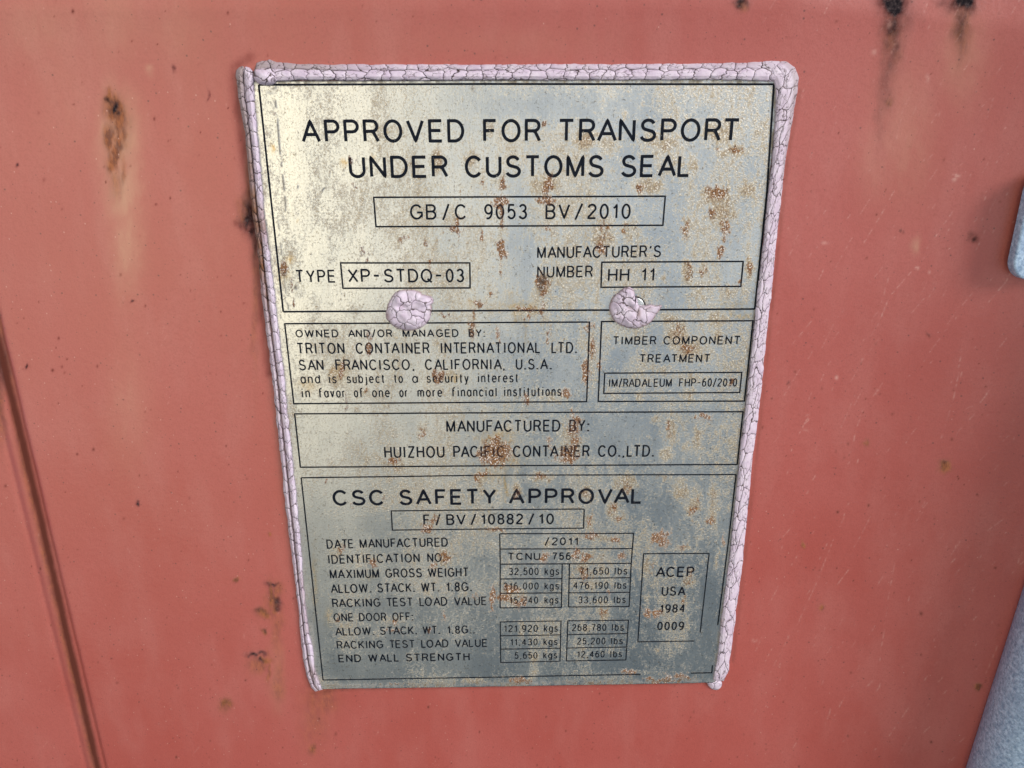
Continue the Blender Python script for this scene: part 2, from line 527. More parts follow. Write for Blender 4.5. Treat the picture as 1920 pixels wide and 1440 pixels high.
speck = np.maximum(speck, stroke(PX, PY, [(585, 1300), (640, 1292), (1020, 1286), (1335, 1280)], 4, 0.4) * (0.3 + 1.0 * nz))  # same tone along the plate's lower edge
bl = [(rs.uniform(0, 1920), rs.uniform(0, 1440), 1.0, 1.2, rs.uniform(.2, .6)) for k in range(320)]
bl += [(1780, 328, 8, 3, .9), (1778, 334, 4, 5, .6), (1712, 500, 3, 3, .9), (1732, 506, 3, 3, .9), (1732, 147, 3, 7, .7), (1415, 1201, 4, 3, .9), (1515, 777, 3, 3, .8),
       (1513, 806, 7, 3, .5), (1545, 455, 7, 4, .4), (1567, 707, 3, 4, .7), (1640, 728, 3, 2, .6), (1661, 48, 4, 8, .45), (1670, 80, 5, 5, .4), (1635, 98, 5, 6, .4)]
scr = blobs(PX, PY, bl)
for k in range(330):
    x = 1400 + 520 * rs.beta(1.4, 1.4)
    y = rs.uniform(20, 1420)
    ln = rs.choice([10, 16, 30, 60], p=[.45, .3, .18, .07]) * rs.uniform(.7, 1.4)
    an = math.radians(rs.normal(61, 7))
    dx, dy = math.cos(an) * ln, -math.sin(an) * ln
    scr = np.maximum(scr, stroke(PX, PY, [(x, y), (x + dx * .5 + rs.normal(0, 1.0), y + dy * .5), (x + dx, y + dy)], 0.72, rs.uniform(.12, .5)))
for pts, a in (([(1641, 610), (1662, 555), (1690, 520), (1725, 480)], .5), ([(1617, 455), (1650, 400), (1672, 358)], .5),
               ([(1728, 464), (1752, 430), (1775, 393)], .6), ([(1822, 570), (1860, 520), (1884, 470)], .6),
               ([(1485, 645), (1530, 590)], .4), ([(1590, 850), (1612, 770), (1640, 730)], .45), ([(1750, 810), (1775, 720), (1786, 640)], .4),
               ([(1490, 1180), (1530, 1090), (1560, 1010)], .3), ([(1445, 1260), (1480, 1190)], .35), ([(1640, 1225), (1655, 1120), (1668, 1040)], .35),
               ([(1470, 740), (1500, 690)], .4), ([(1575, 800), (1600, 740)], .3)):
    scr = np.maximum(scr, stroke(PX, PY, pts, 0.8, a))
for k in range(60):                                    # a few faint marks elsewhere
    x, y = rs.uniform(0, 520), rs.uniform(0, 1440)
    an = math.radians(rs.normal(75, 18))
    ln = rs.uniform(6, 22)
    scr = np.maximum(scr, stroke(PX, PY, [(x, y), (x + math.cos(an) * ln, y - math.sin(an) * ln)], 0.9, rs.uniform(.08, .25)))
scr *= 1.1 * np.clip(3.2 * (N1(PX / 6, PY / 6, 2) - 0.38), 0, 1)

WY = wall_y(WX, WZ)
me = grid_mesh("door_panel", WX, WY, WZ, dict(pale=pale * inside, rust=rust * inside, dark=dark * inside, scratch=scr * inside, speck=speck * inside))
door = thing(link("container_door", me, PAINT),
             "rust-red painted steel container door panel with rust streaks and scratches, behind the data plate", "container door")

# ------------------------------------------------------------------ the plate
N4, N5, N6 = Noise(41), Noise(53), Noise(67)


def plate_y(X, Z):
    return -0.0017 - 0.0005 * (N4(X * 14 + 9, Z * 10 + 9, 2) - 0.5)


T = 0  # kinds of weathering, in picture pixels: x, y, rx, ry, amount
STAIN = [
    (1015, 345, 45, 30, .8), (945, 340, 12, 28, .6), (920, 240, 12, 28, .7), (885, 300, 14, 24, .8), (820, 300, 13, 28, .8), (945, 265, 9, 16, .5),
    (1098, 262, 28, 26, .85), (1130, 195, 10, 30, .5), (1170, 215, 9, 16, .6), (1080, 190, 5, 14, .6), (1140, 272, 30, 26, .6), (1240, 270, 60, 32, .62),
    (1350, 250, 42, 40, .7), (1375, 285, 45, 17, .75), (1300, 312, 11, 26, .7), (1215, 348, 36, 22, .8), (1400, 355, 28, 24, .7), (1290, 225, 10, 20, .5),
    (1345, 370, 40, 26, .85), (1357, 400, 36, 40, .75), (1290, 425, 14, 30, .6), (1130, 440, 34, 40, .7), (1180, 430, 25, 30, .6), (1060, 400, 40, 26, .5),
    (1290, 510, 15, 30, .8), (1318, 505, 12, 26, .6), (1405, 505, 12, 40, .7), (1400, 545, 16, 30, .5), (1365, 550, 30, 24, .55), (1310, 555, 40, 18, .5),
    (1245, 520, 9, 12, .6), (1260, 600, 34, 22, .6), (1345, 600, 30, 26, .6), (1270, 628, 28, 38, .85), (1290, 655, 38, 30, .75), (1345, 625, 14, 36, .65),
    (1320, 665, 42, 36, .5), (1240, 692, 34, 20, .5), (1290, 708, 70, 18, .5), (1200, 742, 14, 20, .55), (1292, 742, 22, 18, .6), (1110, 670, 22, 90, .5),
    (1230, 788, 10, 16, .65), (1260, 805, 13, 52, .75), (1250, 852, 16, 20, .75), (1306, 818, 13, 32, .65), (1288, 838, 16, 14, .55), (1340, 815, 12, 16, .4), (1368, 858, 10, 8, .5),
    (1070, 830, 34, 60, .6), (930, 845, 44, 40, .6), (905, 770, 14, 30, .4), (850, 410, 30, 30, .5), (942, 440, 14, 90, .5), (1020, 536, 24, 32, .8), (1120, 560, 14, 60, .5),
    (990, 585, 50, 16, .5), (885, 600, 16, 60, .5), (830, 590, 30, 16, .4), (850, 705, 24, 16, .5), (1040, 746, 34, 18, .5), (1055, 650, 18, 26, .5), (1090, 640, 14, 40, .45),
    (1035, 680, 30, 30, .35), (680, 640, 60, 60, .3), (630, 700, 18, 28, .8), (686, 738, 12, 24, .6), (665, 768, 30, 12, .5), (600, 720, 30, 14, .3), (790, 812, 10, 28, .6),
    (740, 874, 34, 16, .65), (630, 1034, 22, 30, .7), (690, 1050, 60, 16, .5), (835, 1046, 24, 26, .75), (815, 1000, 20, 50, .4), (790, 970, 30, 20, .4),
    (900, 905, 20, 40, .6), (970, 915, 14, 30, .55), (1015, 895, 34, 14, .7), (1175, 905, 28, 26, .7), (1100, 930, 20, 34, .65), (1150, 955, 20, 34, .65), (1105, 985, 16, 30, .6),
    (1160, 970, 20, 26, .5), (1128, 1010, 50, 14, .5), (930, 996, 50, 10, .5), (1030, 1020, 30, 16, .45), (1095, 1068, 30, 30, .6), (1135, 1066, 26, 20, .55), (1110, 1100, 40, 16, .5),
    (960, 1118, 34, 34, .6), (1130, 1130, 30, 18, .5), (980, 1175, 8, 34, .6), (1000, 1232, 11, 34, .75), (1000, 1262, 12, 18, .6), (1100, 1178, 30, 18, .5), (1080, 1205, 14, 20, .45),
    (1130, 1152, 18, 18, .6), (890, 1277, 30, 8, .8), (1280, 1030, 46, 9, .5), (1302, 940, 22, 40, .65), (1337, 945, 13, 60, .75), (1275, 920, 22, 28, .7), (1252, 895, 20, 16, .5),
    (1345, 1050, 4, 28, .6), (1215, 1062, 12, 28, .65), (1190, 1090, 12, 12, .4), (1290, 1085, 16, 30, .6), (1262, 1060, 4, 26, .5), (1282, 1130, 10, 26, .6), (1265, 1190, 15, 30, .5),
    (1216, 1120, 8, 24, .5), (1232, 1220, 7, 7, .6), (1185, 1215, 8, 10, .45), (1210, 1245, 12, 16, .4), (1286, 1246, 16, 12, .65), (1200, 1260, 40, 8, .5), (600, 1278, 10, 6, .5),
    (620, 1160, 10, 24, .5), (672, 1236, 10, 14, .6), (710, 1190, 20, 16, .45), (590, 1120, 4, 60, .5), (735, 1160, 40, 16, .45), (800, 1110, 30, 16, .5), (870, 1110, 20, 24, .5),
    (505, 200, 16, 60, .25), (525, 330, 14, 90, .25), (640, 230, 40, 60, .2), (700, 320, 40, 40, .3), (600, 640, 40, 40, .25), (760, 470, 50, 60, .25), (550, 160, 60, 8, .4),
]
RUST = [
    (1027, 352, 11, 15, .8), (1030, 335, 6, 12, .6), (1017, 230, 8, 9, .7), (945, 345, 7, 16, .7), (905, 345, 6, 12, .5), (1200, 353, 9, 9, .7), (1345, 362, 20, 15, .75),
    (1348, 280, 9, 7, .5), (1380, 283, 14, 8, .5), (1335, 400, 11, 13, .55), (1362, 425, 10, 26, .6), (1284, 430, 9, 18, .45), (1351, 470, 8, 13, .75), (1127, 465, 12, 16, .75),
    (1130, 435, 16, 24, .45), (1172, 432, 9, 20, .4), (1292, 508, 8, 16, .5), (1318, 508, 6, 16, .4), (1405, 502, 7, 20, .5), (1390, 530, 6, 8, .5), (1288, 652, 16, 12, .6), (1270, 618, 10, 16, .5),
    (1371, 718, 10, 13, .5), (1098, 700, 8, 32, .65), (1112, 655, 7, 30, .5), (1125, 682, 7, 26, .5), (1107, 612, 10, 14, .55), (1318, 783, 20, 7, .62), (1255, 800, 6, 20, .4), (1075, 798, 18, 26, .6),
    (1078, 822, 12, 16, .6), (1066, 856, 24, 18, .75), (1030, 830, 8, 18, .5), (930, 848, 32, 24, .95), (906, 852, 14, 16, .8), (932, 825, 16, 8, .6), (1072, 845, 12, 30, .6), (885, 618, 8, 26, .55),
    (935, 626, 5, 12, .75), (1030, 632, 6, 22, .45), (822, 706, 12, 14, .95), (818, 692, 6, 8, .5), (985, 748, 6, 18, .5), (1060, 734, 10, 12, .65), (985, 578, 24, 5, .75), (1016, 580, 6, 16, .6), (990, 595, 5, 9, .75),
    (900, 571, 11, 7, .75), (887, 592, 6, 20, .5), (922, 552, 7, 12, .5), (938, 510, 5, 8, .4), (940, 468, 8, 22, .85), (940, 380, 13, 12, .85), (942, 405, 5, 30, .65), (1022, 375, 20, 12, .65), (1028, 430, 9, 9, .5),
    (860, 425, 6, 28, .65), (850, 430, 22, 6, .5), (905, 440, 6, 12, .5), (835, 590, 11, 7, .5), (806, 495, 5, 16, .5), (1018, 532, 13, 16, .75), (1020, 552, 10, 8, .8), (532, 505, 8, 15, .75), (683, 478, 8, 14, .4), (758, 448, 16, 10, .42),
    (798, 460, 5, 10, .5), (660, 298, 8, 10, .5), (666, 350, 11, 9, .5), (690, 655, 6, 9, .95), (692, 630, 7, 22, .5), (640, 698, 6, 18, .7), (686, 730, 6, 12, .45), (648, 745, 4, 26, .4), (790, 812, 6, 14, .55),
    (737, 864, 15, 8, .62), (612, 900, 5, 4, .5), (800, 992, 12, 10, .8), (814, 972, 12, 14, .45), (835, 1046, 14, 14, .62), (812, 1060, 8, 8, .5), (700, 1058, 12, 8, .5), (640, 1030, 14, 8, .45), (905, 888, 18, 7, .6), (892, 900, 8, 12, .45),
    (968, 925, 7, 14, .45), (1015, 893, 20, 8, .5), (1175, 912, 12, 14, .4), (1150, 952, 8, 14, .5), (1105, 978, 7, 14, .5), (1158, 975, 10, 10, .45), (1107, 1005, 16, 8, .62), (1155, 1010, 12, 7, .8), (1100, 930, 10, 16, .4),
    (930, 995, 32, 5, .5), (1080, 1040, 8, 16, .75), (1100, 1046, 12, 9, .65), (1165, 1044, 9, 12, .7), (1022, 1045, 10, 12, .65), (1095, 1075, 14, 16, .5), (957, 1104, 16, 8, .9), (946, 1120, 16, 10, .85), (976, 1130, 14, 14, .6),
    (923, 1122, 6, 26, .68), (832, 1155, 5, 9, .55), (975, 1276, 26, 6, .8), (1180, 1262, 16, 6, .6), (1130, 1148, 10, 8, .4), (1143, 1112, 12, 10, .4), (1236, 1010, 17, 15, .85), (1252, 1002, 6, 14, .6), (1278, 1028, 12, 6, .5),
    (1302, 956, 9, 10, .65), (1334, 976, 8, 10, .6), (1312, 938, 8, 8, .5), (1355, 1010, 4, 12, .65), (1220, 1060, 6, 14, .4), (1291, 1078, 8, 18, .5), (1281, 1125, 6, 14, .5), (1213, 1150, 9, 12, .75), (1230, 1150, 10, 8, .7),
    (1270, 1268, 30, 7, .65), (1240, 1276, 44, 4, .7), (1100, 1279, 60, 3, .4), (740, 1282, 50, 3, .4), (515, 210, 6, 10, .3), (722, 930, 6, 6, .3), (660, 950, 14, 6, .3), (635, 1160, 5, 8, .5), (740, 1165, 8, 8, .5), (735, 1180, 20, 6, .4),
    (805, 1180, 4, 8, .6), (890, 1120, 10, 10, .4),
]
YELLOW = [(543, 488, 9, 9, .9), (530, 515, 12, 14, .6), (510, 276, 4, 11, .8), (975, 575, 36, 10, .7), (970, 598, 10, 12, .6), (1380, 574, 24, 8, .5), (1392, 592, 22, 8, .5), (575, 722, 22, 12, .5),
          (932, 822, 34, 14, .6), (948, 905, 3, 32, .8), (950, 930, 5, 6, .7), (985, 620, 5, 30, .5), (850, 710, 16, 8, .5), (920, 890, 30, 10, .5), (628, 1034, 12, 20, .25), (618, 1155, 8, 18, .4), (560, 410, 3, 4, .6),
          (700, 295, 5, 5, .5), (645, 305, 5, 8, .8), (960, 560, 10, 12, .4), (640, 700, 18, 18, .4), (885, 570, 14, 8, .5), (945, 860, 30, 20, .5), (700, 1080, 10, 8, .4), (590, 1090, 4, 60, .5)]
CLEAN = [(1000, 200, 170, 36, .9), (830, 190, 60, 30, .6), (1040, 695, 46, 34, .8), (970, 645, 40, 20, .6), (1170, 662, 26, 30, .8), (1155, 800, 60, 40, .8), (960, 440, 16, 50, .5), (990, 500, 26, 40, .8),
         (1160, 565, 40, 20, .6), (660, 1255, 100, 24, .9), (880, 1245, 120, 26, .8), (1160, 1245, 60, 20, .8), (600, 1010, 40, 120, .8), (690, 990, 70, 30, .8), (890, 1065, 36, 40, .6), (990, 1150, 40, 10, .6), (850, 1230, 60, 30, .7),
         (640, 930, 60, 40, .7), (640, 1090, 80, 18, .5), (700, 1140, 120, 12, .5), (790, 1210, 110, 20, .6), (592, 1180, 30, 80, .8), (1330, 1130, 16, 90, .8), (1240, 960, 20, 24, .7), (980, 350, 30, 60, .5), (640, 790, 90, 40, .5), (1290, 1240, 30, 20, .6), (1300, 770, 40, 10, .3)]
DARK = [(1018, 527, 6, 6, .9), (1016, 540, 7, 6, .85), (1022, 520, 5, 4, .7), (906, 848, 5, 5, .6), (1250, 546, 2, 5, .7), (1246, 556, 3, 2, .6), (533, 512, 3, 3, .5), (515, 164, 5, 3, .5), (508, 172, 8, 4, .3), (887, 165, 5, 4, .6),
        (606, 356, 4, 3, .7), (557, 350, 2, 4, .6), (1235, 893, 4, 6, .6), (937, 902, 1.5, 1.5, .8), (1055, 360, 3, 4, .6), (553, 542, 3, 4, .7), (1164, 660, 4, 3, .4), (575, 185, 2, 2, .6), (1237, 715, 2, 2, .9)]

plx = [at(474, 153)[0], at(1457, 153)[0]]
pl_bot_px = [(560, 1283), (597, 1284), (607, 1287.5), (666, 1286.5), (800, 1284.5), (1020, 1281), (1174, 1278.5), (1288, 1276.5), (1340, 1275)]
ptop = float(at(960, 151)[1])
pL = np.array([at(474, 153)[0], at(590, 1255)[0]])
pR = np.array([at(1459, 153)[0], at(1345, 1200)[0]])
x0, x1 = float(pL.min()) - 0.0008, float(pR.max())
pbx, pbz = at(np.array([p[0] for p in pl_bot_px]), np.array([p[1] for p in pl_bot_px]))
nxp, nzp = 700, 900
ux = np.linspace(0, 1, nxp)
uz = np.linspace(0, 1, nzp)
UX, UZ = np.meshgrid(ux, uz)
QX = x0 + (x1 - x0) * UX
zlow = np.interp(QX, np.sort(pbx), pbz[np.argsort(pbx)]) + 0.00025 * (N5(QX * 900, QX * 0, 2) - 0.5)
rr = 0.0035                                            # rounded lower corners
for side, sgn, rr in ((x0, 1, 0.0042), (x1, -1, 0.0016)):
    e = np.clip(rr - sgn * (QX - side), 0, rr)
    zlow = zlow + (rr - np.sqrt(rr * rr - e * e))
QZ = zlow + (ptop - zlow) * UZ
QY = plate_y(QX, QZ)


def weather(X, Z):
    px, py = pix(X, Z, -0.0017)
    wb = ((N5(px / 10, py / 14) - 0.5) * 14, (N6(px / 10, py / 14) - 0.5) * 18)
    n = N6(px / 7, py / 14, 4)
    st = blobs(px, py, STAIN, wb)
    st = np.maximum(st, 0.20 + 0.20 * smooth(N4(px / 60, py / 130, 4), .40, .68) - 0.10 * smooth(780 - px, 0, 220) * smooth(700 - py, 0, 200))
    st = st * (1 - blobs(px, py, CLEAN, wb)) * (0.45 + 1.1 * n)
    ru = blobs(px, py, RUST, wb) * (0.5 + 1.0 * n)
    ye = blobs(px, py, YELLOW, wb) * (0.4 + 1.0 * n)
    dk = np.clip(blobs(px, py, DARK, wb) * (0.6 + .8 * n), 0, 1)
    gr = np.zeros(px.shape)
    # dirt line under the sealant and the thin dark scratch beside the left edge
    line = stroke(px, py, [(516, 190), (521, 240), (526, 300), (532, 350), (536, 395)], 1.6, .75) * smooth(n, .38, .55)
    line2 = stroke(px, py, [(517, 380), (527, 470), (537, 560), (541, 580)], 1.2, .5) * smooth(n, .42, .58)
    line3 = stroke(px, py, [(546, 520), (551, 575)], 2.0, .6) * smooth(n, .38, .58)
    ru = np.maximum(ru, line3)
    gr = np.maximum(gr, np.maximum(line, line2))
    le = stroke(px, py, [(474, 153), (480, 250), (492, 360), (512, 560), (540, 800), (573, 1090), (592, 1255)], 5, .35)
    ri = stroke(px, py, [(1454, 153), (1447, 290), (1422, 520), (1390, 830), (1362, 1090), (1340, 1260)], 4, .55)
    tp = stroke(px, py, [(474, 154), (900, 152), (1454, 153)], 4, .5)
    lo = stroke(px, py, [(590, 1285), (660, 1286), (1020, 1281), (1345, 1275)], 4, .55)
    gr = np.maximum(gr, np.maximum(np.maximum(le, ri), np.maximum(tp, lo)) * smooth(n, .30, .62))
    return dict(stain=np.clip(st, 0, 1), rust=np.clip(ru, 0, 1), yellow=np.clip(ye, 0, 1), dark=dk, grime=np.clip(gr, 0, 1))


# front sheet with a skirt back to the wall
px_, pz_ = QX, QZ
att = weather(QX, QZ)


def pad(a, m=None):
    return np.pad(a, 1, mode='edge') if m is None else m


GX, GZ = pad(QX), pad(QZ)
GY = np.pad(QY, 1, mode='edge')
GY[0, :] = GY[-1, :] = 0.0006
GY[:, 0] = GY[:, -1] = 0.0006
pme = grid_mesh("plate_sheet", GX, GY, GZ, {k: pad(v) for k, v in att.items()})
bx, bz = float((x0 + x1) / 2), float(pbz.mean())
plate = empty("data_plate", bx, 0.0, bz)
thing(plate, "weathered metal approval plate with black lettering and rust stains, riveted to the red container door", "data plate")
sheet = link("plate_sheet", pme, PLATE)
reparent(sheet, plate)

# ------------------------------------------------------------------ lettering: a one-stroke alphabet
def arc(cx, cy, rx, ry, a0, a1, n=14):
    a = np.radians(np.linspace(a0, a1, n))
    return [(cx + rx * math.cos(q), cy + ry * math.sin(q)) for q in a]


EL = lambda cx, cy, rx, ry: arc(cx, cy, rx, ry, 90, 450, 25)
XH = 0.75
G = {
    'A': (.80, [[(0, 0), (.40, 1), (.80, 0)], [(.135, .34), (.665, .34)]]),
    'B': (.60, [[(0, 0), (0, 1), (.33, 1)] + arc(.33, .765, .24, .235, 90, -90) + [(0, .53)], [(0, .53), (.34, .53)] + arc(.34, .265, .26, .265, 90, -90) + [(0, 0), (0, .02)]]),
    'C': (.72, [arc(.38, .5, .38, .5, 38, 322, 26)]),
    'D': (.68, [[(0, 0), (0, 1), (.28, 1)] + arc(.28, .5, .40, .5, 90, -90, 20) + [(0, 0), (0, .02)]]),
    'E': (.58, [[(.58, 1), (0, 1), (0, 0), (.58, 0)], [(0, .52), (.52, .52)]]),
    'F': (.54, [[(.54, 1), (0, 1), (0, 0)], [(0, .51), (.46, .51)]]),
    'G': (.76, [arc(.38, .5, .38, .5, 38, 325, 26) + [(.76, .14), (.76, .46), (.42, .46)]]),
    'H': (.64, [[(0, 0), (0, 1)], [(.64, 0), (.64, 1)], [(0, .53), (.64, .53)]]),
    'I': (.02, [[(.01, 0), (.01, 1)]]),
    'J': (.44, [[(.44, 1), (.44, .24)] + arc(.22, .24, .22, .24, 0, -180)]),
    'K': (.62, [[(0, 0), (0, 1)], [(.60, 1), (0, .36)], [(.20, .575), (.62, 0)]]),
    'L': (.50, [[(0, 1), (0, 0), (.50, 0)]]),
    'M': (.76, [[(0, 0), (0, 1), (.38, 0), (.76, 1), (.76, 0)]]),
    'N': (.64, [[(0, 0), (0, 1), (.64, 0), (.64, 1)]]),
    'O': (.78, [EL(.39, .5, .39, .5)]),
    'P': (.60, [[(0, 0), (0, 1), (.34, 1)] + arc(.34, .735, .26, .265, 90, -90) + [(0, .47)]]),
    'Q': (.78, [EL(.39, .5, .39, .5), [(.46, .24), (.80, -.06)]]),
    'R': (.64, [[(0, 0), (0, 1), (.36, 1)] + arc(.36, .745, .25, .255, 90, -90) + [(0, .49)], [(.34, .49), (.44, .42), (.64, 0)]]),
    'S': (.64, [arc(.32, .755, .27, .245, 18, 235, 15) + [(.32, .505)] + arc(.32, .25, .32, .25, 55, -165, 15)]),
    'T': (.64, [[(0, 1), (.64, 1)], [(.32, 1), (.32, 0)]]),
    'U': (.64, [[(0, 1), (0, .32)] + arc(.32, .32, .32, .32, 180, 360) + [(.64, 1)]]),
    'V': (.72, [[(0, 1), (.36, 0), (.72, 1)]]),
    'W': (1.04, [[(0, 1), (.26, 0), (.52, 1), (.78, 0), (1.04, 1)]]),
    'X': (.66, [[(0, 0), (.66, 1)], [(0, 1), (.66, 0)]]),
    'Y': (.68, [[(0, 1), (.34, .44), (.68, 1)], [(.34, .44), (.34, 0)]]),
    'Z': (.60, [[(.02, 1), (.60, 1), (0, 0), (.60, 0)]]),
    '0': (.50, [EL(.25, .5, .25, .5)]),
    '1': (.24, [[(0, .74), (.14, .83), (.22, 1), (.22, 0)]]),
    '2': (.50, [arc(.25, .745, .24, .255, 170, -30, 14) + [(.02, .10), (.0, 0), (.50, 0)]]),
    '3': (.50, [arc(.25, .765, .22, .235, 160, -85, 14) + arc(.25, .27, .25, .27, 80, -160, 14)]),
    '4': (.54, [[(.40, 0), (.40, 1), (0, .30), (.54, .30)]]),
    '5': (.50, [[(.46, 1), (.09, 1), (.03, .48)] + arc(.25, .325, .25, .325, 140, -155, 16)]),
    '6': (.50, [EL(.25, .32, .25, .32), arc(.30, .45, .30, .55, 180, 70, 12)]),
    '7': (.50, [[(0, 1), (.50, 1), (.30, .55), (.20, 0)]]),
    '8': (.50, [EL(.25, .765, .22, .235), EL(.25, .265, .25, .265)]),
    '9': (.50, [EL(.25, .68, .25, .32), arc(.20, .55, .30, .55, 0, -110, 12)]),
    'a': (.46, [EL(.23, XH / 2, .23, XH / 2), [(.46, XH), (.46, 0)]]),
    'b': (.46, [EL(.23, XH / 2, .23, XH / 2), [(0, 1), (0, 0)]]),
    'c': (.42, [arc(.23, XH / 2, .23, XH / 2, 42, 318, 18)]),
    'd': (.46, [EL(.23, XH / 2, .23, XH / 2), [(.46, 1), (.46, 0)]]),
    'e': (.46, [[(.02, XH * .52), (.46, XH * .52)] + arc(.23, XH / 2, .23, XH / 2, 5, 315, 20)]),
    'f': (.36, [[(.10, 0), (.10, .84)] + arc(.30, .84, .20, .22, 180, 70, 8), [(0, XH - .04), (.27, XH - .04)]]),
    'g': (.46, [EL(.23, XH / 2, .23, XH / 2), [(.46, XH), (.46, -.08)] + arc(.23, -.08, .23, .22, 0, -155, 10)]),
    'i': (.02, [[(.01, 0), (.01, XH)], [(.01, .97), (.01, 1.07)]]),
    'j': (.10, [[(.10, XH), (.10, -.12)] + arc(-.02, -.12, .12, .14, 0, -90, 6), [(.10, .93), (.10, 1.03)]]),
    'k': (.40, [[(0, 0), (0, 1)], [(.38, XH), (0, .28)], [(.14, .44), (.40, 0)]]),
    'l': (.02, [[(.01, 0), (.01, 1)]]),
    'm': (.68, [[(0, 0), (0, XH)], [(0, .52)] + arc(.17, .52, .17, .23, 180, 0, 9) + [(.34, 0)], [(.34, .52)] + arc(.51, .52, .17, .23, 180, 0, 9) + [(.68, 0)]]),
    'n': (.40, [[(0, 0), (0, XH)], [(0, .52)] + arc(.20, .52, .20, .23, 180, 0, 10) + [(.40, 0)]]),
    'o': (.46, [EL(.23, XH / 2, .23, XH / 2)]),
    'r': (.24, [[(0, 0), (0, XH)], [(0, .50)] + arc(.22, .50, .22, .24, 180, 85, 7)]),
    's': (.40, [arc(.20, .56, .17, .19, 20, 230, 10) + [(.20, .38)] + arc(.20, .19, .20, .19, 50, -165, 10)]),
    't': (.26, [[(.11, .97), (.11, .14)] + arc(.24, .14, .13, .14, 180, 270, 6), [(0, XH), (.26, XH)]]),
    'u': (.40, [[(0, XH), (0, .23)] + arc(.20, .23, .20, .23, 180, 360, 10), [(.40, XH), (.40, 0)]]),
    'v': (.42, [[(0, XH), (.21, 0), (.42, XH)]]),
    'y': (.42, [[(0, XH), (.21, .02)], [(.42, XH), (.20, -.10)] + [(.12, -.25), (.02, -.26)]]),
    '.': (.03, [[(.015, -.05), (.015, .09)]]),
    ',': (.06, [[(.05, .05), (.05, -.02), (.0, -.16)]]),
    ':': (.03, [[(.015, -.05), (.015, .09)], [(.015, .56), (.015, .70)]]),
    "'": (.06, [[(.06, 1.0), (.05, .88), (.0, .78)]]),
    '/': (.36, [[(0, -.1), (.36, 1.08)]]),
    '-': (.42, [[(0, .50), (.42, .50)]]),
}
NARROW = {'I', 'i', 'l', '.', ',', ':', "'", '1', 'j'}


class Ink:
    """collects flat ribbons lying on the plate and builds them as one mesh"""
    def __init__(self):
        self.v, self.f, self.k = [], [], 0

    def ribbon(self, pts, width, step=0.00045):
        P = np.array(pts, float)
        keep = np.concatenate([[True], np.linalg.norm(np.diff(P, axis=0), axis=1) > 1e-7])
        P = P[keep]
        if len(P) < 2: return
        Q = [P[0]]
        for a, b in zip(P[:-1], P[1:]):
            n = max(1, int(np.linalg.norm(b - a) / step))
            for i in range(1, n + 1): Q.append(a + (b - a) * i / n)
        Q = np.array(Q)
        closed = np.linalg.norm(Q[0] - Q[-1]) < 1e-6
        dv = np.diff(Q, axis=0)
        dv /= np.linalg.norm(dv, axis=1)[:, None]
        d0 = np.concatenate([dv[-1:] if closed else dv[:1], dv])
        d1 = np.concatenate([dv, dv[:1] if closed else dv[-1:]])
        tt = d0 + d1
        ln = np.linalg.norm(tt, axis=1)
        tt = np.where(ln[:, None] > 1e-6, tt / np.maximum(ln, 1e-6)[:, None], d1)
        nn = np.stack([-tt[:, 1], tt[:, 0]], -1)
        n1 = np.stack([-d1[:, 1], d1[:, 0]], -1)
        mit = 1.0 / np.maximum(np.abs((nn * n1).sum(1)), 0.82)
        off = nn * (width / 2 * mit)[:, None]
        L, Rr = Q + off, Q - off
        X = np.concatenate([L[:, 0], Rr[:, 0]])
        Z = np.concatenate([L[:, 1], Rr[:, 1]])
        lift = 0.00006 + 0.000012 * (self.k % 5)
        self.k += 1
        Y = plate_y(X, Z) - lift
        b = sum(len(a) for a in self.v)
        m = len(Q)
        self.v.append(np.stack([X, Y, Z], -1))
        i = np.arange(m - 1)
        self.f.append(np.stack([b + m + i, b + m + i + 1, b + i + 1, b + i], -1))

    def build(self, name, mat=None):
        co_ = np.concatenate(self.v)
        me = raw_mesh(name, co_, np.concatenate(self.f))
        for k, v in weather(co_[:, 0], co_[:, 2]).items(): add_attr(me, k, v)
        o = link(name, me, mat or INK)
        reparent(o, plate)
        return o


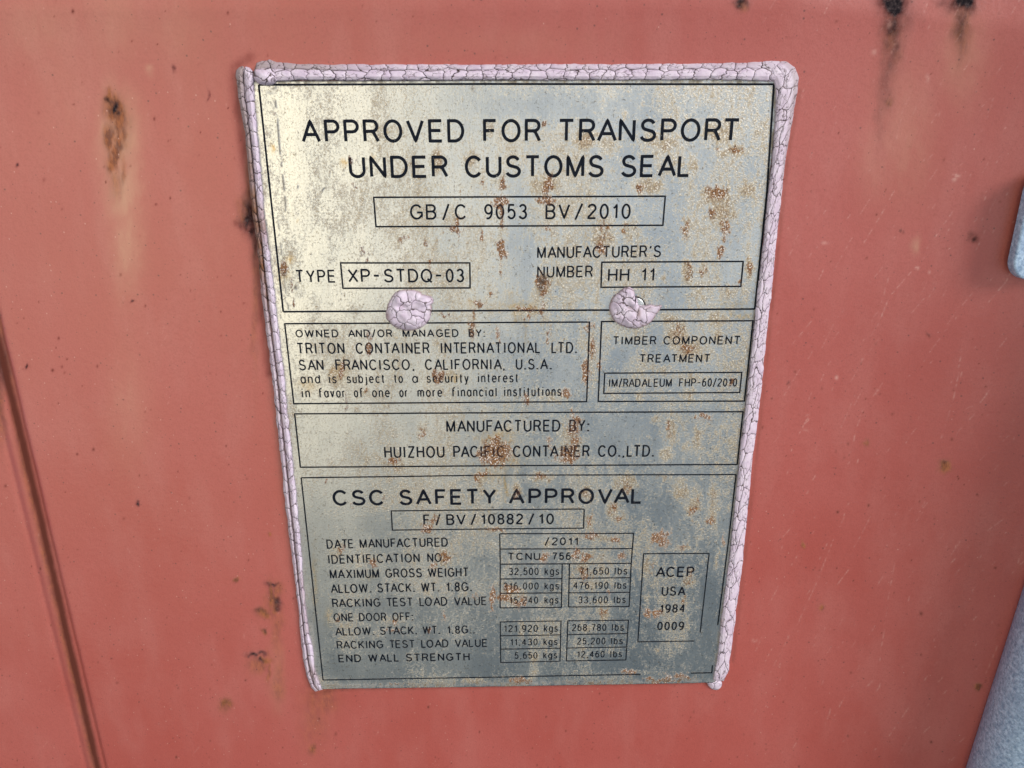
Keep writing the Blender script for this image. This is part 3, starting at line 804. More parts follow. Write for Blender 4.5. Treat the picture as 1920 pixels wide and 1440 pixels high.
def write(words, base, top, weight=0.108, track=0.24, label=None, mat=None, name="lettering"):
    """words: (text, left px, right px); base / top: (y at x, x) pairs giving the line in the picture"""
    ink = Ink()
    (bx0, by0), (bx1, by1) = base
    for text, xa, xb in words:
        ya = by0 + (by1 - by0) * (xa - bx0) / (bx1 - bx0)
        yb = by0 + (by1 - by0) * (xb - bx0) / (bx1 - bx0)
        X0, Z0 = at(xa, ya, -0.0017)
        X1, Z1 = at(xb, yb, -0.0017)
        _, Zt = at((xa + xb) / 2, (ya + yb) / 2 - top, -0.0017)
        H = float(Zt - (Z0 + Z1) / 2)
        sw = weight * 1.25 * H
        ws = [G[c][0] for c in text]
        gaps = [(track + .105) * (1.12 if (text[i] in NARROW or text[i + 1] in NARROW) else 1.0) for i in range(len(text) - 1)]
        for i in range(len(text) - 1):
            pr = text[i] + text[i + 1]
            if pr in ('AT', 'TA', 'AV', 'VA', 'LT', 'LV', 'AY', 'PA', 'AC', 'FA', 'RT', 'AD', 'KA', 'LA', 'LO', 'TE', 'AU', 'AL', 'A,', 'AN', 'RA'):
                gaps[i] *= 0.62
        tot = sum(ws) + sum(gaps)
        lone = tot < 0.2
        sxk = H if lone else (float(X1 - X0) - sw) / tot
        x = float(X0) + sw / 2
        hh = H - sw
        for i, ch in enumerate(text):
            for st in G[ch][1]:
                pts = []
                for gx_, gz_ in st:
                    q = x + gx_ * sxk
                    f = (q - float(X0)) / max(float(X1 - X0), 1e-6)
                    pts.append((q, float(Z0) + (float(Z1) - float(Z0)) * f + sw / 2 + gz_ * hh))
                ink.ribbon(pts, sw * (1.25 if ch in '.:' else 1.0))
            x += ws[i] * sxk + (gaps[i] * sxk if i < len(gaps) else 0)
    o = ink.build(name, mat)
    if label: o['label'] = label
    return o


def rule(lines, width_px=3.0, label=None):
    """ruled lines: lists of picture points"""
    ink = Ink()
    for pts in lines:
        X, Z = at(np.array([p[0] for p in pts], float), np.array([p[1] for p in pts], float), -0.0017)
        pp = list(zip(X, Z))
        wv = []
        for a, b in zip(pp[:-1], pp[1:]):              # a hand's-breadth of wobble in the etched edge
            n = max(2, int(math.hypot(b[0] - a[0], b[1] - a[1]) / 0.004))
            for i in range(n):
                t = i / n
                wv.append((a[0] + (b[0] - a[0]) * t, a[1] + (b[1] - a[1]) * t))
        wv.append(pp[-1])
        ink.ribbon(wv, width_px * 0.000228, 0.0006)
    o = ink.build("ruled_frame")
    if label: o['label'] = label
    return o


def box(tl, tr, br, bl, w=3.0, extra=()):
    return rule([[tl, tr, br, bl, tl, ((tl[0] * 4 + tr[0]) / 5, (tl[1] * 4 + tr[1]) / 5)][:5]] + list(extra), w)


# frames
rule([[(485, 159), (900, 157.5), (1451, 158)], [(485, 159), (506.5, 360), (531, 584.5)], [(531, 584.5), (810, 583), (1142, 581.5), (1415, 579.3)],
      [(1451, 158), (1438, 360), (1415, 579.3)]], 3.2)
box((700.5, 370), (1247.5, 368), (1243, 422.5), (705, 425), 2.8)
box((638.5, 493), (880.8, 493), (881.5, 540), (643, 540.5), 2.8)
box((1128.5, 491.7), (1393.5, 490.2), (1389, 537), (1127, 538.8), 2.8)
box((533.8, 607), (1105.5, 604), (1100, 753.3), (550.8, 757), 2.8)
box((1128, 603), (1411.7, 601.3), (1395.6, 751.8), (1121.7, 753), 2.8)
box((1134, 699.8), (1390.8, 698), (1386.7, 735.8), (1132, 737.7), 2.6)
box((552.5, 776), (1393, 771.7), (1382, 870.6), (563.3, 876), 2.8)
rule([[(564.8, 895.8), (900, 891.5), (1380, 889.6)], [(564.8, 895.8), (605.8, 1275)], [(605.8, 1275), (900, 1270), (1201, 1264.4)],
      [(1295.6, 1262.2), (1334.6, 1261.5), (1335.8, 1247.5)], [(1380, 889.6), (1365, 1020), (1345.6, 1171.7)]], 2.6)
box((733.5, 958), (1095.4, 954.6), (1094.2, 990.4), (735.6, 994), 2.5)
rule([[(937, 1001.3), (1188, 999.8)], [(937, 1001.3), (938, 1058), (937.7, 1140)], [(1188, 999.8), (1183.5, 1056), (1179.6, 1137)], [(937.5, 1029.8), (1185.6, 1028.4)],
      [(938, 1058.2), (1183.3, 1056)], [(1054.2, 1057.5), (1052.6, 1138.8)], [(938, 1086), (1053.5, 1084.8)], [(938, 1113), (1053, 1111.5)], [(937.7, 1140), (1052.6, 1138.8)],
      [(1067.8, 1057.3), (1066, 1138)], [(1067.6, 1084.2), (1182, 1083)], [(1067, 1111.5), (1181, 1110.2)], [(1066, 1138), (1179.6, 1137)]], 2.4)
rule([[(938, 1166.5), (1052, 1164.3), (1050, 1239.8), (938.8, 1242.3), (938, 1166.5)], [(938.7, 1192.3), (1051.2, 1190.4)], [(938.7, 1217.3), (1050.6, 1215.4)],
      [(1064.8, 1163.8), (1178.2, 1162.7), (1173.5, 1237.3), (1062, 1239.4), (1064.8, 1163.8)], [(1063.8, 1189.8), (1176.7, 1187.7)], [(1063, 1215.1), (1175, 1213.1)]], 2.3)
rule([[(1301.9, 1201.7), (1196, 1203.3), (1206.7, 1038), (1329.4, 1037.3), (1312.7, 1185.6)]], 2.5)

# lines of writing
write([("APPROVED", 566, 871), ("FOR", 906, 1014.5), ("TRANSPORT", 1046, 1385)], ((566, 268.3), (1385, 265.7)), 44.2, .112, label="large heading APPROVED FOR TRANSPORT")
write([("UNDER", 655.5, 841), ("CUSTOMS", 872, 1131.5), ("SEAL", 1163.5, 1293.5)], ((656, 334.3), (1293, 332.2)), 42.3, .115, label="large heading UNDER CUSTOMS SEAL")
write([("GB", 769.5, 818.7), ("/", 829, 844), ("C", 853, 875), ("9053", 908, 988.3), ("BV", 1022.5, 1068.7), ("/", 1077, 1093), ("2010", 1101, 1182)],
      ((769, 412), (1182, 410.8)), 29.2, .105)
write([("TYPE", 555, 630)], ((555, 530.5), (630, 530.2)), 24.6, .105, .26)
write([("XP", 653.3, 695), ("-", 700, 713), ("STDQ", 720, 811), ("-", 816, 829.6), ("03", 836, 870.5)], ((653, 530), (870, 529.6)), 26, .11)
write([("MANUFACTURER'S", 1007, 1239)], ((1007, 484.9), (1239, 482.6)), 22.9, .105)
write([("NUMBER", 1007, 1111.5)], ((1007, 521), (1111, 520)), 22.2, .105)
write([("HH", 1139.6, 1179.6), ("11", 1202, 1226.7)], ((1139, 528.3), (1227, 527.3)), 25.2, .105)
write([("OWNED", 554.6, 635), ("AND/OR", 653, 736), ("MANAGED", 755, 860), ("BY:", 878.7, 909.5)], ((555, 633), (909, 632)), 15, .13, .28)
write([("TRITON", 557.5, 646.7), ("CONTAINER", 667.5, 806), ("INTERNATIONAL", 826.7, 1014), ("LTD.", 1033.7, 1081.7)], ((557, 664), (1082, 662.5)), 21.4, .105, .27)
write([("SAN", 561, 607.5), ("FRANCISCO,", 629.6, 777), ("CALIFORNIA,", 797, 946.5), ("U.S.A.", 967, 1034.5)], ((561, 694.8), (1034, 693.2)), 20.7, .105, .27)
write([("and", 564, 601), ("is", 617, 631.7), ("subject", 650.4, 721.7), ("to", 738.8, 756), ("a", 773, 784), ("security", 800, 879), ("interest", 896, 972)],
      ((564, 719.3), (972, 717.3)), 17.2, .105, .26)
write([("in", 566.5, 582), ("favor", 598, 648), ("of", 664, 681.7), ("one", 698, 731.5), ("or", 749, 765), ("more", 783, 829.6), ("financial", 847, 931.5), ("institutions", 945, 1052.5)],
      ((566, 746), (1052, 743)), 17.4, .105, .26)
write([("TIMBER", 1148.7, 1230.4), ("COMPONENT", 1243.5, 1387.3)], ((1148, 646.8), (1387, 645.8)), 16.3, .118, .28)
write([("TREATMENT", 1198.7, 1331)], ((1198, 680.2), (1331, 679.8)), 16.2, .118, .28)
write([("IM/RADALEUM", 1141.5, 1259.2), ("FHP-60/2010", 1272.7, 1381.2)], ((1141, 726), (1381, 724.7)), 15.8, .105, .26)
write([("MANUFACTURED", 837, 1050.6), ("BY:", 1067, 1104.6)], ((837, 810.8), (1104, 809.3)), 22.6, .105, .26)
write([("HUIZHOU", 721, 834), ("PACIFIC", 850, 947), ("CONTAINER", 961.5, 1105.6), ("CO.,LTD.", 1120.8, 1225.8)], ((721, 859), (1226, 856.4)), 22.3, .105, .26)
write([("CSC", 624.8, 721.3), ("SAFETY", 749, 931), ("APPROVAL", 953.7, 1203.5)], ((625, 948.4), (1203, 944.6)), 29.8, .125, .27, label="heading CSC SAFETY APPROVAL")
write([("F", 794, 807), ("/", 816.5, 827), ("BV", 837, 873.7), ("/", 882, 893.7), ("10882", 902, 981), ("/", 990, 1002), ("10", 1010, 1038.5)], ((794, 985), (1038, 983.2)), 20.4, .115)
write([("DATE", 613, 663.7), ("MANUFACTURED", 675, 840)], ((613, 1028.8), (840, 1025.2)), 17.3, .105, .25)
write([("IDENTIFICATION", 616, 787.5), ("NO.", 801.5, 834)], ((616, 1057.2), (834, 1054)), 17.2, .105, .25)
write([("MAXIMUM", 619, 711.3), ("GROSS", 723, 791.5), ("WEIGHT", 802.5, 879)], ((619, 1085), (879, 1081.5)), 17.3, .105, .25)
write([("ALLOW.", 620.6, 696.7), ("STACK.", 707.7, 778), ("WT.", 790, 823.7), ("1.8G.", 837, 885)], ((620, 1112.3), (885, 1108.8)), 17.2, .105, .25)
write([("RACKING", 623.5, 714), ("TEST", 725, 774.6), ("LOAD", 786.7, 839), ("VALUE", 851.7, 912.7)], ((623, 1139), (913, 1135)), 16.4, .105, .25)
write([("ONE", 626, 663.3), ("DOOR", 673.7, 725), ("OFF:", 736, 775)], ((626, 1165.4), (775, 1163.8)), 15.6, .105, .25)
write([("ALLOW.", 629, 702), ("STACK.", 712.7, 782), ("WT.", 793, 825), ("1.8G..", 838.7, 890)], ((629, 1191.7), (890, 1188)), 15.4, .105, .25)
write([("RACKING", 632, 719), ("TEST", 730.4, 778.3), ("LOAD", 790, 841), ("VALUE", 853, 914)], ((632, 1216.7), (914, 1213)), 15.0, .105, .25)
write([("END", 635, 677.7), ("WALL", 691, 748.7), ("STRENGTH", 761, 881)], ((635, 1242), (881, 1238.6)), 14.6, .12, .28)
write([("/", 1020.8, 1030), ("2011", 1034.4, 1083.8)], ((1020, 1023), (1084, 1022.3)), 15, .115, .26)
write([("TCNU", 952, 1013), ("756", 1035, 1070.3)], ((952, 1050.8), (1070, 1050)), 14.2, .12, .28)
for num, a, b, ka, kb, y, num2, c, d, la, lb, y2, hgt in (
        ("32,500", 954, 1010, 1021, 1048.5, 1078.6, "71,650", 1086.5, 1141.7, 1152, 1176, 1077.6, 14),
        ("216,000", 943.8, 1010, 1020.8, 1048, 1105.8, "476,190", 1074.6, 1140.6, 1151.7, 1174.4, 1104.3, 13.4),
        ("15,240", 955.8, 1009, 1020.8, 1047, 1132.2, "33,600", 1084, 1139.6, 1150.6, 1173, 1131.2, 13.2),
        ("121,920", 945, 1008.5, 1019.6, 1046, 1185.2, "268,780", 1072.5, 1136.7, 1147, 1169.4, 1183.2, 13.4),
        ("11,430", 957, 1008, 1019, 1045.4, 1210.2, "25,200", 1082, 1135, 1145.4, 1167.5, 1208.5, 12.8),
        ("5,650", 964.8, 1007.5, 1018.5, 1044.6, 1235.2, "12,460", 1082, 1133.5, 1144, 1166, 1233, 12.5)):
    write([(num, a, b), ("kgs", ka, kb)], ((a, y + .3), (kb, y - .5)), hgt, .098, .26)
    write([(num2, c, d), ("lbs", la, lb)], ((c, y2 + .2), (lb, y2 - .5)), hgt, .098, .26)
write([("ACEP", 1229, 1301)], ((1229, 1082), (1301, 1081.6)), 19.6, .115, .26)
write([("USA", 1239.8, 1285)], ((1239, 1117), (1285, 1116.6)), 17.6, .115, .26)
write([("1984", 1236.7, 1284)], ((1236, 1148.8), (1284, 1148.4)), 16.2, .115, .26)
write([("0009", 1231.7, 1282)], ((1231, 1181.6), (1282, 1181.1)), 16.2, .115, .26)
# digits scraped off the plate, only their scars left
write([("3", 1077, 1087)], ((1077, 1054), (1087, 1054)), 15, .10, mat=SCRATCH, name="scraped_digit", label="scar of a scraped-off digit")
write([("7", 1124, 1132)], ((1124, 1055), (1132, 1055)), 15, .07, mat=SCRATCH, name="scraped_digit", label="scar of a scraped-off digit")
write([("8", 1287, 1299)], ((1287, 530), (1299, 530)), 27, .045, mat=SCRATCH, name="scraped_digit", label="scar of a scraped-off digit")

# ------------------------------------------------------------------ sealant
def cells(u, v, seed, jx=0.42, jy=0.42):
    """cell pattern: distance to the border between cells, and cell number"""
    rg = np.random.RandomState(seed).rand(97, 89, 2)
    ui, vi = np.floor(u).astype(int), np.floor(v).astype(int)
    f1 = np.full(u.shape, 9.0)
    f2 = np.full(u.shape, 9.0)
    cid = np.zeros(u.shape)
    for du in (-2, -1, 0, 1, 2):
        for dv in (-2, -1, 0, 1, 2):
            a, b = ui + du, vi + dv
            r = rg[a % 97, b % 89]
            cx = a + 0.5 + (r[..., 0] - .5) * 2 * jx + 0.5 * (b % 2)
            cy = b + 0.5 + (r[..., 1] - .5) * 2 * jy
            d = np.hypot(u - cx, v - cy)
            near = d < f1
            f2 = np.where(near, f1, np.minimum(f2, d))
            cid = np.where(near, r[..., 0], cid)
            f1 = np.where(near, d, f1)
    return f2 - f1, cid


def path(pts, n):
    p = np.array(pts, float)
    s = np.concatenate([[0], np.cumsum(np.hypot(*np.diff(p, axis=0).T))])
    q = np.linspace(0, s[-1], n)
    # light smoothing of the measured outline
    return np.stack([np.interp(q, s, p[:, 0]), np.interp(q, s, p[:, 1])], -1)


def strip(name, outer, inner, prof, rows, clen, seed, dirt_f, brown_f, end=True, label=None, edge=-0.0018, twob=0.09, jy=.12, cwk=1.0):
    n = 1500
    a, b = path(outer, n), path(inner, n)
    m = 56
    t = np.linspace(0, 1, m)
    ln = np.concatenate([[0], np.cumsum(np.hypot(*np.diff((a + b) / 2, axis=0).T))])
    ppx = a[:, None, :] * (1 - t)[None, :, None] + b[:, None, :] * t[None, :, None]
    SS = np.repeat(ln[:, None], m, 1) * 0.000207
    TT = np.repeat(t[None, :], n, 0)
    wd = np.hypot(*(b - a).T)
    nz_ = Noise(seed)
    edgew = (nz_(SS * 260, TT * 0 + 4, 3) - .5) * 4.0 * (1 - np.abs(2 * TT - 1) ** .5 * 0)
    dirv = (b - a) / np.maximum(wd, 1e-6)[:, None]
    ppx = ppx + dirv[:, None, :] * (edgew * (np.abs(2 * TT - 1) ** 3) * np.sign(TT - .5))[..., None]
    T2 = TT + (nz_(SS * 200, TT * 3, 3) - .5) * twob
    S2 = SS / clen + (nz_(SS * 260 + 50, TT * 4 + 7, 3) - .5) * 0.5
    h = np.interp(TT, prof[0], prof[1])
    gap, cid = cells(S2 + 9, rows(T2) + 20, seed, .42, jy)
    gap2, _ = cells(SS / clen * 2.2 + (nz_(SS * 900, TT * 9, 2) - .5) * .8, TT * 5.2 + 40 + (nz_(SS * 800, TT * 8 + 30, 2) - .5) * .9, seed + 7, .45, .45)
    cw = (0.026 + 0.034 * nz_(SS * 200, TT * 4, 2)) * cwk
    crack = 1 - smooth(gap, cw * .35, cw * 1.5)
    fine = (1 - smooth(gap2, 0.03, 0.12)) * smooth(nz_(SS * 180 + 11, TT * 4, 2), .42, .58)
    puff = smooth(gap, 0, .45)
    wave = 0.0004 * (nz_(SS * 130, TT * 2 + 9, 3) - .5) + 0.00022 * (cid - .5)
    cap = np.ones(n)
    if end:
        q = np.minimum(ln, ln[-1] - ln) / 14.0
        cap = np.sqrt(np.clip(1 - (1 - np.clip(q, 0, 1)) ** 2, 0, 1))
    body = np.clip(h + wave * (h > .0008) + 0.00022 * (puff - 1), 0.0, 1) * cap[:, None]
    body = body - 0.00045 * crack * np.clip(body / 0.002, 0, 1) - 0.00012 * fine
    foot = TT * edge + (1 - TT) * 0.0008                  # from the wall to the face of the plate
    Y = np.minimum(-body, 0.0008) + np.where(h < 0.0004, 0.0004, 0)
    Y = np.where(TT > .97, np.maximum(Y, -0.0016) + 0.0005, Y)
    Yc = np.clip(Y, -0.02, 0)
    X, Z = at(ppx[..., 0], ppx[..., 1], Yc)
    dirt = np.clip(dirt_f(ppx[..., 0], ppx[..., 1], TT), 0, 1)
    brown = np.clip(brown_f(ppx[..., 0], ppx[..., 1], TT), 0, 1) * (.6 + .8 * nz_(SS * 300, TT * 3 + 3, 3))
    cr = np.clip(np.maximum(crack, fine * .8), 0, 1)
    me = grid_mesh(name, X, Y, Z, dict(crack=cr, dirt=dirt, brown=np.clip(brown, 0, 1)))
    # flip when the strip runs the other way round
    o = link(name, me, SEAL)
    if label: o['label'] = label
    return o


seal = empty("sealant_bead", float(at(960, 135)[0]), 0.0, float(at(960, 135)[1]))
thing(seal, "long pale lilac cracked sealant bead around the left, top and right edges of the plate", "sealant")

left_out = [(452, 122), (443, 131), (442, 142), (447, 184), (459, 250), (466, 330), (473, 400), (480, 450), (485, 506), (492, 570), (501, 640), (509, 700), (517.5, 780), (525, 850), (535, 950),
            (547.5, 1050), (550, 1072), (557.5, 1130), (565, 1200), (569, 1240), (574, 1265), (582, 1289), (590, 1297)]
left_in = [(468, 126), (474, 134), (476, 146), (477.5, 184), (483, 250), (490, 330), (495, 400), (503, 450), (510, 506), (517, 570), (525, 640), (533, 700), (540, 780), (548, 850), (558, 950),
           (567.5, 1050), (568, 1072), (573, 1130), (580, 1195), (586, 1212), (590, 1245), (593, 1264), (602, 1284), (606, 1293)]
L = strip("bead_strip", left_out, left_in, ([0, .05, .20, .36, .43, .52, .72, .90, 1], [0, .0014, .0023, .0021, .0014, .0028, .0033, .0028, .0017]),
          lambda t: np.interp(t, [0, .43, 1], [0, 1, 2]), 0.0056, 101,
          lambda x, y, t: .9 * smooth(.50 - t, 0, .1) * smooth(560 - y, 0, 260) + .25 * smooth(.45 - t, 0, .1),
          lambda x, y, t: (smooth(.55 - t, 0, .12) * np.exp(-((y - 440) / 130) ** 2) * 1.1 + .8 * np.exp(-((y - 420) / 34) ** 2)
                           + .55 * np.exp(-((t - .44) / .10) ** 2) * smooth(y, 500, 560)
                           + .5 * np.exp(-((y - 1262) / 16) ** 2) * smooth(t, .4, .6) + .35 * smooth(t, .6, .8) * smooth(y, 1060, 1090) * smooth(1200 - y, 0, 20)))
top_out = [(478, 128), (481, 116), (492, 111), (505, 109.5), (519, 115), (560, 118), (640, 119.5), (800, 120), (1000, 119), (1160, 118.5), (1300, 117.3), (1400, 115.6), (1445, 112.5), (1468, 113), (1480, 119), (1484, 128)]
top_in = [(472, 150), (482, 155), (497, 159.5), (512, 158.5), (522, 153.5), (560, 152.3), (640, 152), (800, 151.3), (1000, 151), (1160, 151.8), (1300, 151), (1400, 152), (1445, 154), (1462, 152), (1472, 148), (1478, 142)]
Tp = strip("bead_strip", [p for p in top_out], [p for p in top_in], ([0, .06, .20, .32, .40, .52, .74, .92, 1], [0, .0016, .0024, .0025, .0024, .0031, .0034, .0029, .0018]),
           lambda t: np.interp(t, [0, .37, 1], [0, 1, 2]), 0.0058, 202,
           lambda x, y, t: .75 * smooth(.42 - t, 0, .1) * smooth(760 - x, 0, 250) + .2 * smooth(.4 - t, 0, .1) + .25 * smooth(t, .86, .96),
           lambda x, y, t: .22 * smooth(.3 - t, 0, .2) * smooth(1450 - x, 0, 60) * smooth(x, 1330, 1400))
right_out = [(1462, 112.5), (1478, 114), (1493, 125), (1500, 145), (1497.5, 165), (1491, 200), (1482, 250), (1473.5, 300), (1466, 370), (1456.5, 450), (1447, 550), (1436.5, 640), (1426, 750), (1413, 850),
             (1403, 950), (1393, 1050), (1380, 1150), (1372.7, 1220), (1366, 1258), (1358, 1277)]
right_in = [(1440, 128), (1441, 138), (1446, 148), (1450.5, 158), (1452.5, 170), (1452.7, 200), (1450.6, 250), (1447, 300), (1438, 370), (1431, 450), (1419, 550), (1410, 640), (1398.7, 750), (1386, 850),
            (1377, 950), (1366.5, 1050), (1353, 1150), (1345, 1220), (1339.5, 1258), (1335, 1278)]
Rt = strip("bead_strip", right_out, right_in, ([0, .06, .20, .34, .42, .55, .76, .92, 1], [0, .0016, .0024, .0028, .0031, .0033, .0033, .0028, .0018]),
           lambda t: t * 1.8, 0.0062, 303,
           lambda x, y, t: .55 * smooth(.3 - t, 0, .12) * smooth(420 - y, 0, 200) + .1,
           lambda x, y, t: .3 * smooth(t, .9, 1.0) * smooth(y, 980, 1050) + .5 * np.exp(-((y - 1166) / 8) ** 2) * smooth(t, .7, .9), twob=.30, jy=.36, cwk=.8)


def lump(name, outline, centre, height, seed, base, csize=0.0040, wave=0.0012, dent=None, parent=None, brown=None, squash=2.2):
    o_ = np.array(outline, float)
    c_ = np.array(centre, float)
    ang = np.arctan2(o_[:, 1] - c_[1], o_[:, 0] - c_[0])
    rad = np.hypot(*(o_ - c_).T)
    od = np.argsort(ang)
    ang, rad = ang[od], rad[od]
    na, nr = 260, 90
    A = np.linspace(-math.pi, math.pi, na, endpoint=False)
    Rm = np.interp(A, np.concatenate([ang - 2 * math.pi, ang, ang + 2 * math.pi]), np.concatenate([rad] * 3))
    q = np.linspace(1.0, 0.004, nr)
    Q, RR = np.meshgrid(q, Rm, indexing='ij')
    AA = np.repeat(A[None, :], nr, 0)
    x = c_[0] + Q * RR * np.cos(AA)
    y = c_[1] + Q * RR * np.sin(AA)
    nz_ = Noise(seed)
    sx_, sy_ = (x - c_[0]) * .000207, (y - c_[1]) * .000207
    wx = (nz_(sx_ * 350 + 40, sy_ * 350 + 40, 3) - .5) * .7
    wy = (nz_(sx_ * 350 + 90, sy_ * 350 + 70, 3) - .5) * .7
    gap, cid = cells(sx_ / csize + wx + 30, sy_ / csize + wy + 30, seed, .45, .45)
    gap2, _ = cells(sx_ / csize * 2.1 + wx * 2 + 30, sy_ / csize * 2.1 + wy * 2 + 50, seed + 3, .45, .45)
    crack = 1 - smooth(gap, .012, .075)
    fine = (1 - smooth(gap2, .03, .12)) * smooth(nz_(sx_ * 300 + 5, sy_ * 300 + 9, 2), .45, .6)
    h = height * (1 - Q ** squash) ** .5
    h = h * (1 + .0) + (wave * (nz_(sx_ * 170 + 3, sy_ * 170 + 8, 3) - .5) * 2 + .0003 * (cid - .5)) * np.clip((1 - Q) * 3.5, 0, 1)
    if dent is not None: h = h + dent(x, y) * np.clip((1 - Q) * 4, 0, 1)
    h = h - .0003 * crack * np.clip((1 - Q) * 6, 0, 1) - .0001 * fine + .00015 * (smooth(gap, 0, .4) - 1) * np.clip((1 - Q) * 5, 0, 1)
    Y = base - np.maximum(h, 0) + np.where(Q > .995, .0009, 0)
    X, Z = at(x, y, np.minimum(Y, base))
    br = np.clip(.55 * smooth(Q, .88, 1.0) * (nz_(AA * 3 + 20, Q * 4, 3)) * 1.6, 0, 1)
    if brown is not None: br = np.clip(np.maximum(br, brown(x, y)), 0, 1)
    me = grid_mesh(name, X[:, ::-1], Y[:, ::-1], Z[:, ::-1], dict(crack=np.clip(np.maximum(crack, .8 * fine), 0, 1)[:, ::-1], dirt=(.25 * smooth(Q, .8, 1.0))[:, ::-1], brown=br[:, ::-1]), closed=True)
    return link(name, me, SEAL)


end_b = lump("bead_end", [(1325.5, 1281), (1330, 1288), (1338, 1293), (1347, 1293), (1353, 1287), (1354, 1279), (1348, 1275), (1338, 1277)], (1341, 1283), 0.0022, 77, 0.0, .0030, .0005)
end_t = lump("bead_end", [(474, 140), (477, 130), (488, 130), (503, 134), (518, 139), (521, 149), (515, 157), (503, 160.5), (491, 159), (480, 153)], (497, 146), 0.0040, 81, -0.0012, .0075, .0006)
for o in (L, Tp, Rt, end_b, end_t):
    reparent(o, seal)

z12 = lambda pts: [(700 + a / 12, 520 + b / 12) for a, b in pts]
z48 = lambda pts: [(1100 + a / 4.8, 360 + b / 4.8) for a, b in pts]
blobA = lump("sealant_blob", z12([(500, 330), (600, 290), (700, 275), (830, 280), (960, 300), (1070, 335), (1095, 385), (1200, 408), (1310, 440), (1352, 500), (1350, 575), (1300, 620), (1322, 700),
                                 (1300, 830), (1240, 1000), (1120, 1110), (960, 1185), (800, 1205), (620, 1180), (460, 1110), (360, 1020), (290, 940), (270, 830), (300, 700), (320, 600), (380, 500), (420, 420)]),
             (700 + 800 / 12, 520 + 740 / 12), 0.0034, 12, -0.0016, .0042, .0013,
             dent=lambda x, y: -.0010 * np.exp(-(((x - 752) / 9) ** 2 + ((y - 575) / 5) ** 2)) + .0009 * np.exp(-(((x - 795) / 12) ** 2 + ((y - 566) / 9) ** 2)),
             brown=lambda x, y: .6 * np.exp(-(((x - 726) / 5) ** 2 + ((y - 594) / 10) ** 2)))
thing(blobA, "round lilac lump of cracked sealant over the plate's left rivet, under the TYPE box", "sealant", group="sealant lumps over the rivets")
blobB = lump("sealant_blob", z48([(285, 905), (340, 860), (385, 852), (425, 880), (452, 915), (450, 955), (440, 992), (465, 1014), (500, 1022), (540, 1020), (590, 1012), (622, 1030), (682, 1020),
                                 (660, 1060), (622, 1110), (570, 1180), (500, 1215), (420, 1230), (330, 1210), (250, 1165), (215, 1100), (200, 1040), (215, 985), (240, 935)]),
             (1100 + 430 / 4.8, 360 + 1078 / 4.8), 0.0033, 23, -0.0016, .0040, .0011,
             dent=lambda x, y: .0008 * np.exp(-(((x - 1166) / 10) ** 2 + ((y - 562) / 14) ** 2)) - .0008 * np.exp(-(((x - 1180) / 7) ** 2 + ((y - 578) / 5) ** 2)),
             brown=lambda x, y: .85 * np.exp(-(((x - 1193) / 5) ** 2 + ((y - 546) / 7) ** 2)) + .6 * np.exp(-(((x - 1198) / 4) ** 2 + ((y - 588) / 9) ** 2)) + .35 * np.exp(-(((x - 1215) / 9) ** 2 + ((y - 575) / 6) ** 2))
             + .8 * np.exp(-(((x - 1205) / 3) ** 2 + ((y - 611) / 2.5) ** 2)) + .4 * np.exp(-(((x - 1182) / 5) ** 2 + ((y - 577) / 3) ** 2)))
thing(blobB, "torn lilac sealant lump with a pointed tip over the right rivet, under the NUMBER box", "sealant", group="sealant lumps over the rivets")

# rivets under the two lumps (the right one peeps out through the tear)
def rivet(px, py, r, h):
    X0, Z0 = at(px, py, -0.0017)
    a = np.linspace(0, 2 * math.pi, 48, endpoint=False)
    prof = [(.99, -.3), (.96, .25), (.93, .45), (.88, .55), (.84, .6), (.6, .8), (.3, .97), (.01, 1.0)]
    X = np.array([[X0 + r * k * math.cos(q) for q in a] for k, _ in prof])
    Z = np.array([[Z0 - r * k * math.sin(q) for q in a] for k, _ in prof])
    Y = np.array([[-0.0016 - h * d for q in a] for _, d in prof])
    o = link("rivet_head", grid_mesh("rivet_head", X[:, ::-1], Y[:, ::-1], Z[:, ::-1], closed=True), PLATE)
    reparent(o, plate)
    k = np.linspace(0, 2 * math.pi, 10, endpoint=False)
    A_, K_ = np.meshgrid(np.append(a, a[0]), k, indexing='ij')
    rr_ = r + 0.00028 * np.cos(K_)
    me_ = grid_mesh("rivet_gap", X0 + rr_ * np.cos(A_), -0.00185 - 0.00028 * np.sin(K_), Z0 + rr_ * np.sin(A_), closed=True)
    g_ = link("rivet_gap", me_, STEEL, o)
    g_.matrix_parent_inverse = Matrix.Translation((0, 0, 0))
    return o


rivet(765, 582, 0.0042, 0.0008)
rivet(1190, 576, 0.0042, 0.0008)

# ------------------------------------------------------------------ locking bar and its bracket
def tangent_x(px, py, r, yc):
    """world X of a vertical cylinder (radius r, axis depth yc) whose left outline passes through pixel px, py"""
    d = _ray(px, py)
    ax = math.atan2(d[0], d[1])                       # horizontal angle of the sight line
    dep = D + yc
    return dep * math.tan(ax) + r / math.cos(ax), None


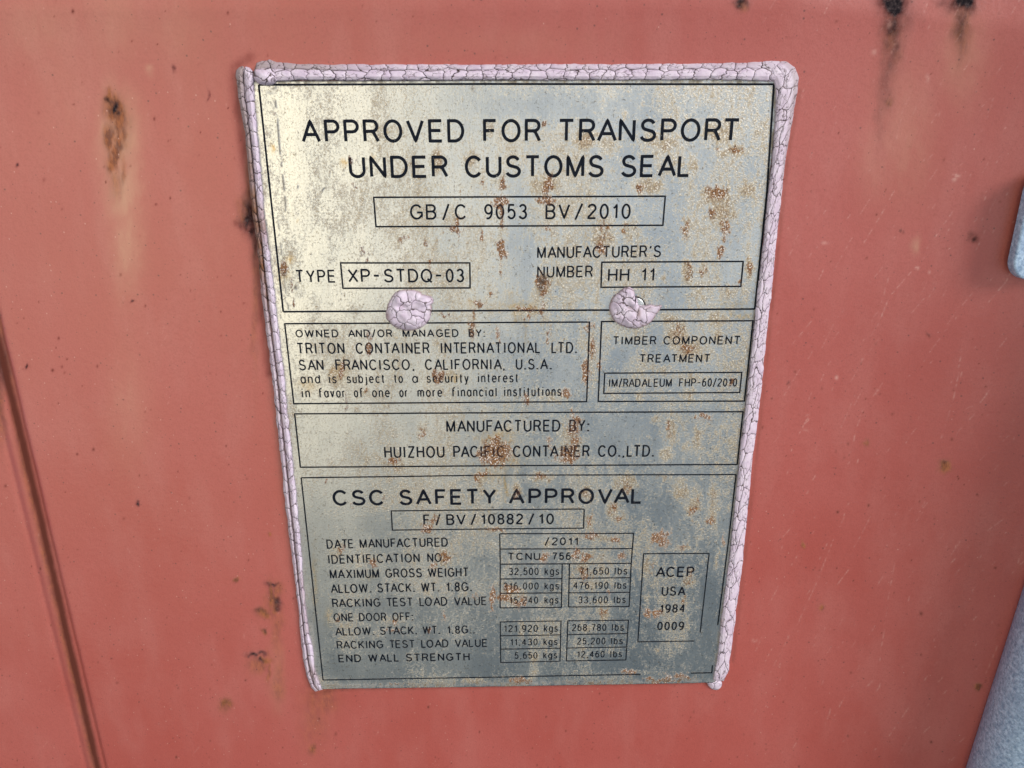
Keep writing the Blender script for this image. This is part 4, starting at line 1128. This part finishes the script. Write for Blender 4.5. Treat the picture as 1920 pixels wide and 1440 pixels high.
RB = 0.017
YC = -0.027
xa_, _ = tangent_x(1813, 1440, RB, YC)
xb_, _ = tangent_x(1920, 1102, RB, YC)
zA = at(1813, 1440, YC)[1]
zB = at(1920, 1102, YC)[1]
lean = (xb_ - xa_) / float(zB - zA)
zz = np.concatenate([np.linspace(-0.75, -0.33, 12), np.linspace(-0.32, 0.25, 60), np.linspace(0.27, 0.6, 10)])
aa = np.linspace(0, 2 * math.pi, 96, endpoint=False)
AZ, AA = np.meshgrid(zz, aa, indexing='ij')
dr = RB + 0.00025 * (N1(AA * 6 + 20, AZ * 60 + 30, 3) - .5)
xc = xa_ + lean * (AZ - float(zA))
bx_, bz_ = float(xa_ + lean * (-.75 - float(zA))), -0.75
bar = link("locking_bar", grid_mesh("locking_bar", xc + dr * np.cos(AA), YC + dr * np.sin(AA), AZ, closed=True), ZINC)
thing(bar, "round galvanised steel locking bar standing upright at the right side of the red door", "locking bar")


def rounded_plate(name, pts, y0, y1, bev, mat):
    """plate with rounded outline pts (X, Z, anticlockwise seen from the front) from wall depth y0 to front face y1"""
    p = np.array(pts)
    c = p.mean(0)
    nrm = []
    n = len(p)
    for i in range(n):
        tg = p[(i + 1) % n] - p[i - 1]
        nrm.append(np.array([tg[1], -tg[0]]) / np.linalg.norm(tg))
    nrm = np.array(nrm)
    rings = [(0, y0)]
    for k in np.linspace(0, 1, 7):
        a = k * math.pi / 2
        rings.append((bev * (1 - math.cos(a)), y1 + bev * (1 - math.sin(a))))
    X, Y, Z = [], [], []
    for ins, yy in rings:
        q = p - nrm * ins
        X.append(q[:, 0]); Z.append(q[:, 1]); Y.append(np.full(n, yy))
    for k in np.linspace(.85, .02, 14):
        q = c + (p - nrm * bev - c) * k
        X.append(q[:, 0]); Z.append(q[:, 1]); Y.append(np.full(n, y1) - 0.0)
    return grid_mesh(name, np.array(X), np.array(Y), np.array(Z), closed=True)


def round_rect(xa, xb, za, zb, r, lean_=0.0, n=10):
    out = []
    for cx_, cz_, a0 in ((xb - r, zb - r, 0), (xa + r, zb - r, 90), (xa + r, za + r, 180), (xb - r, za + r, 270)):
        for q in np.linspace(a0, a0 + 90, n):
            zq = cz_ + r * math.sin(math.radians(q))
            out.append((cx_ + r * math.cos(math.radians(q)) + lean_ * (zq - za), zq))
        # extra points along the straight side keep the shading even
    return out


YF = -0.0165
bX0, bZ0 = at(1899, 505, YF)
_, bZt = at(1915, 340, YF)
_, bZb = at(1905, 526, YF)
bw = 0.105
br = empty("bar_bracket", float(bX0) + bw / 2, 0.0, float(bZb))
thing(br, "galvanised steel bracket with a rounded corner standing off the red door at the right edge", "bracket")
pl_ = round_rect(float(bX0), float(bX0) + bw, float(bZb), float(bZt) + .004, 0.0075, 0.0)
body = link("bracket_plate", rounded_plate("bracket_plate", pl_, -0.0125, YF, 0.0009, ZINC), ZINC)
reparent(body, br)
foot_ = round_rect(float(bX0) + .034, float(bX0) + bw - .010, float(bZb) + .004, float(bZt) - .002, 0.004, 0.0)
ft = link("bracket_foot", rounded_plate("bracket_foot", foot_, 0.04, -0.0130, 0.0005, ZINC), ZINC)
reparent(ft, br)
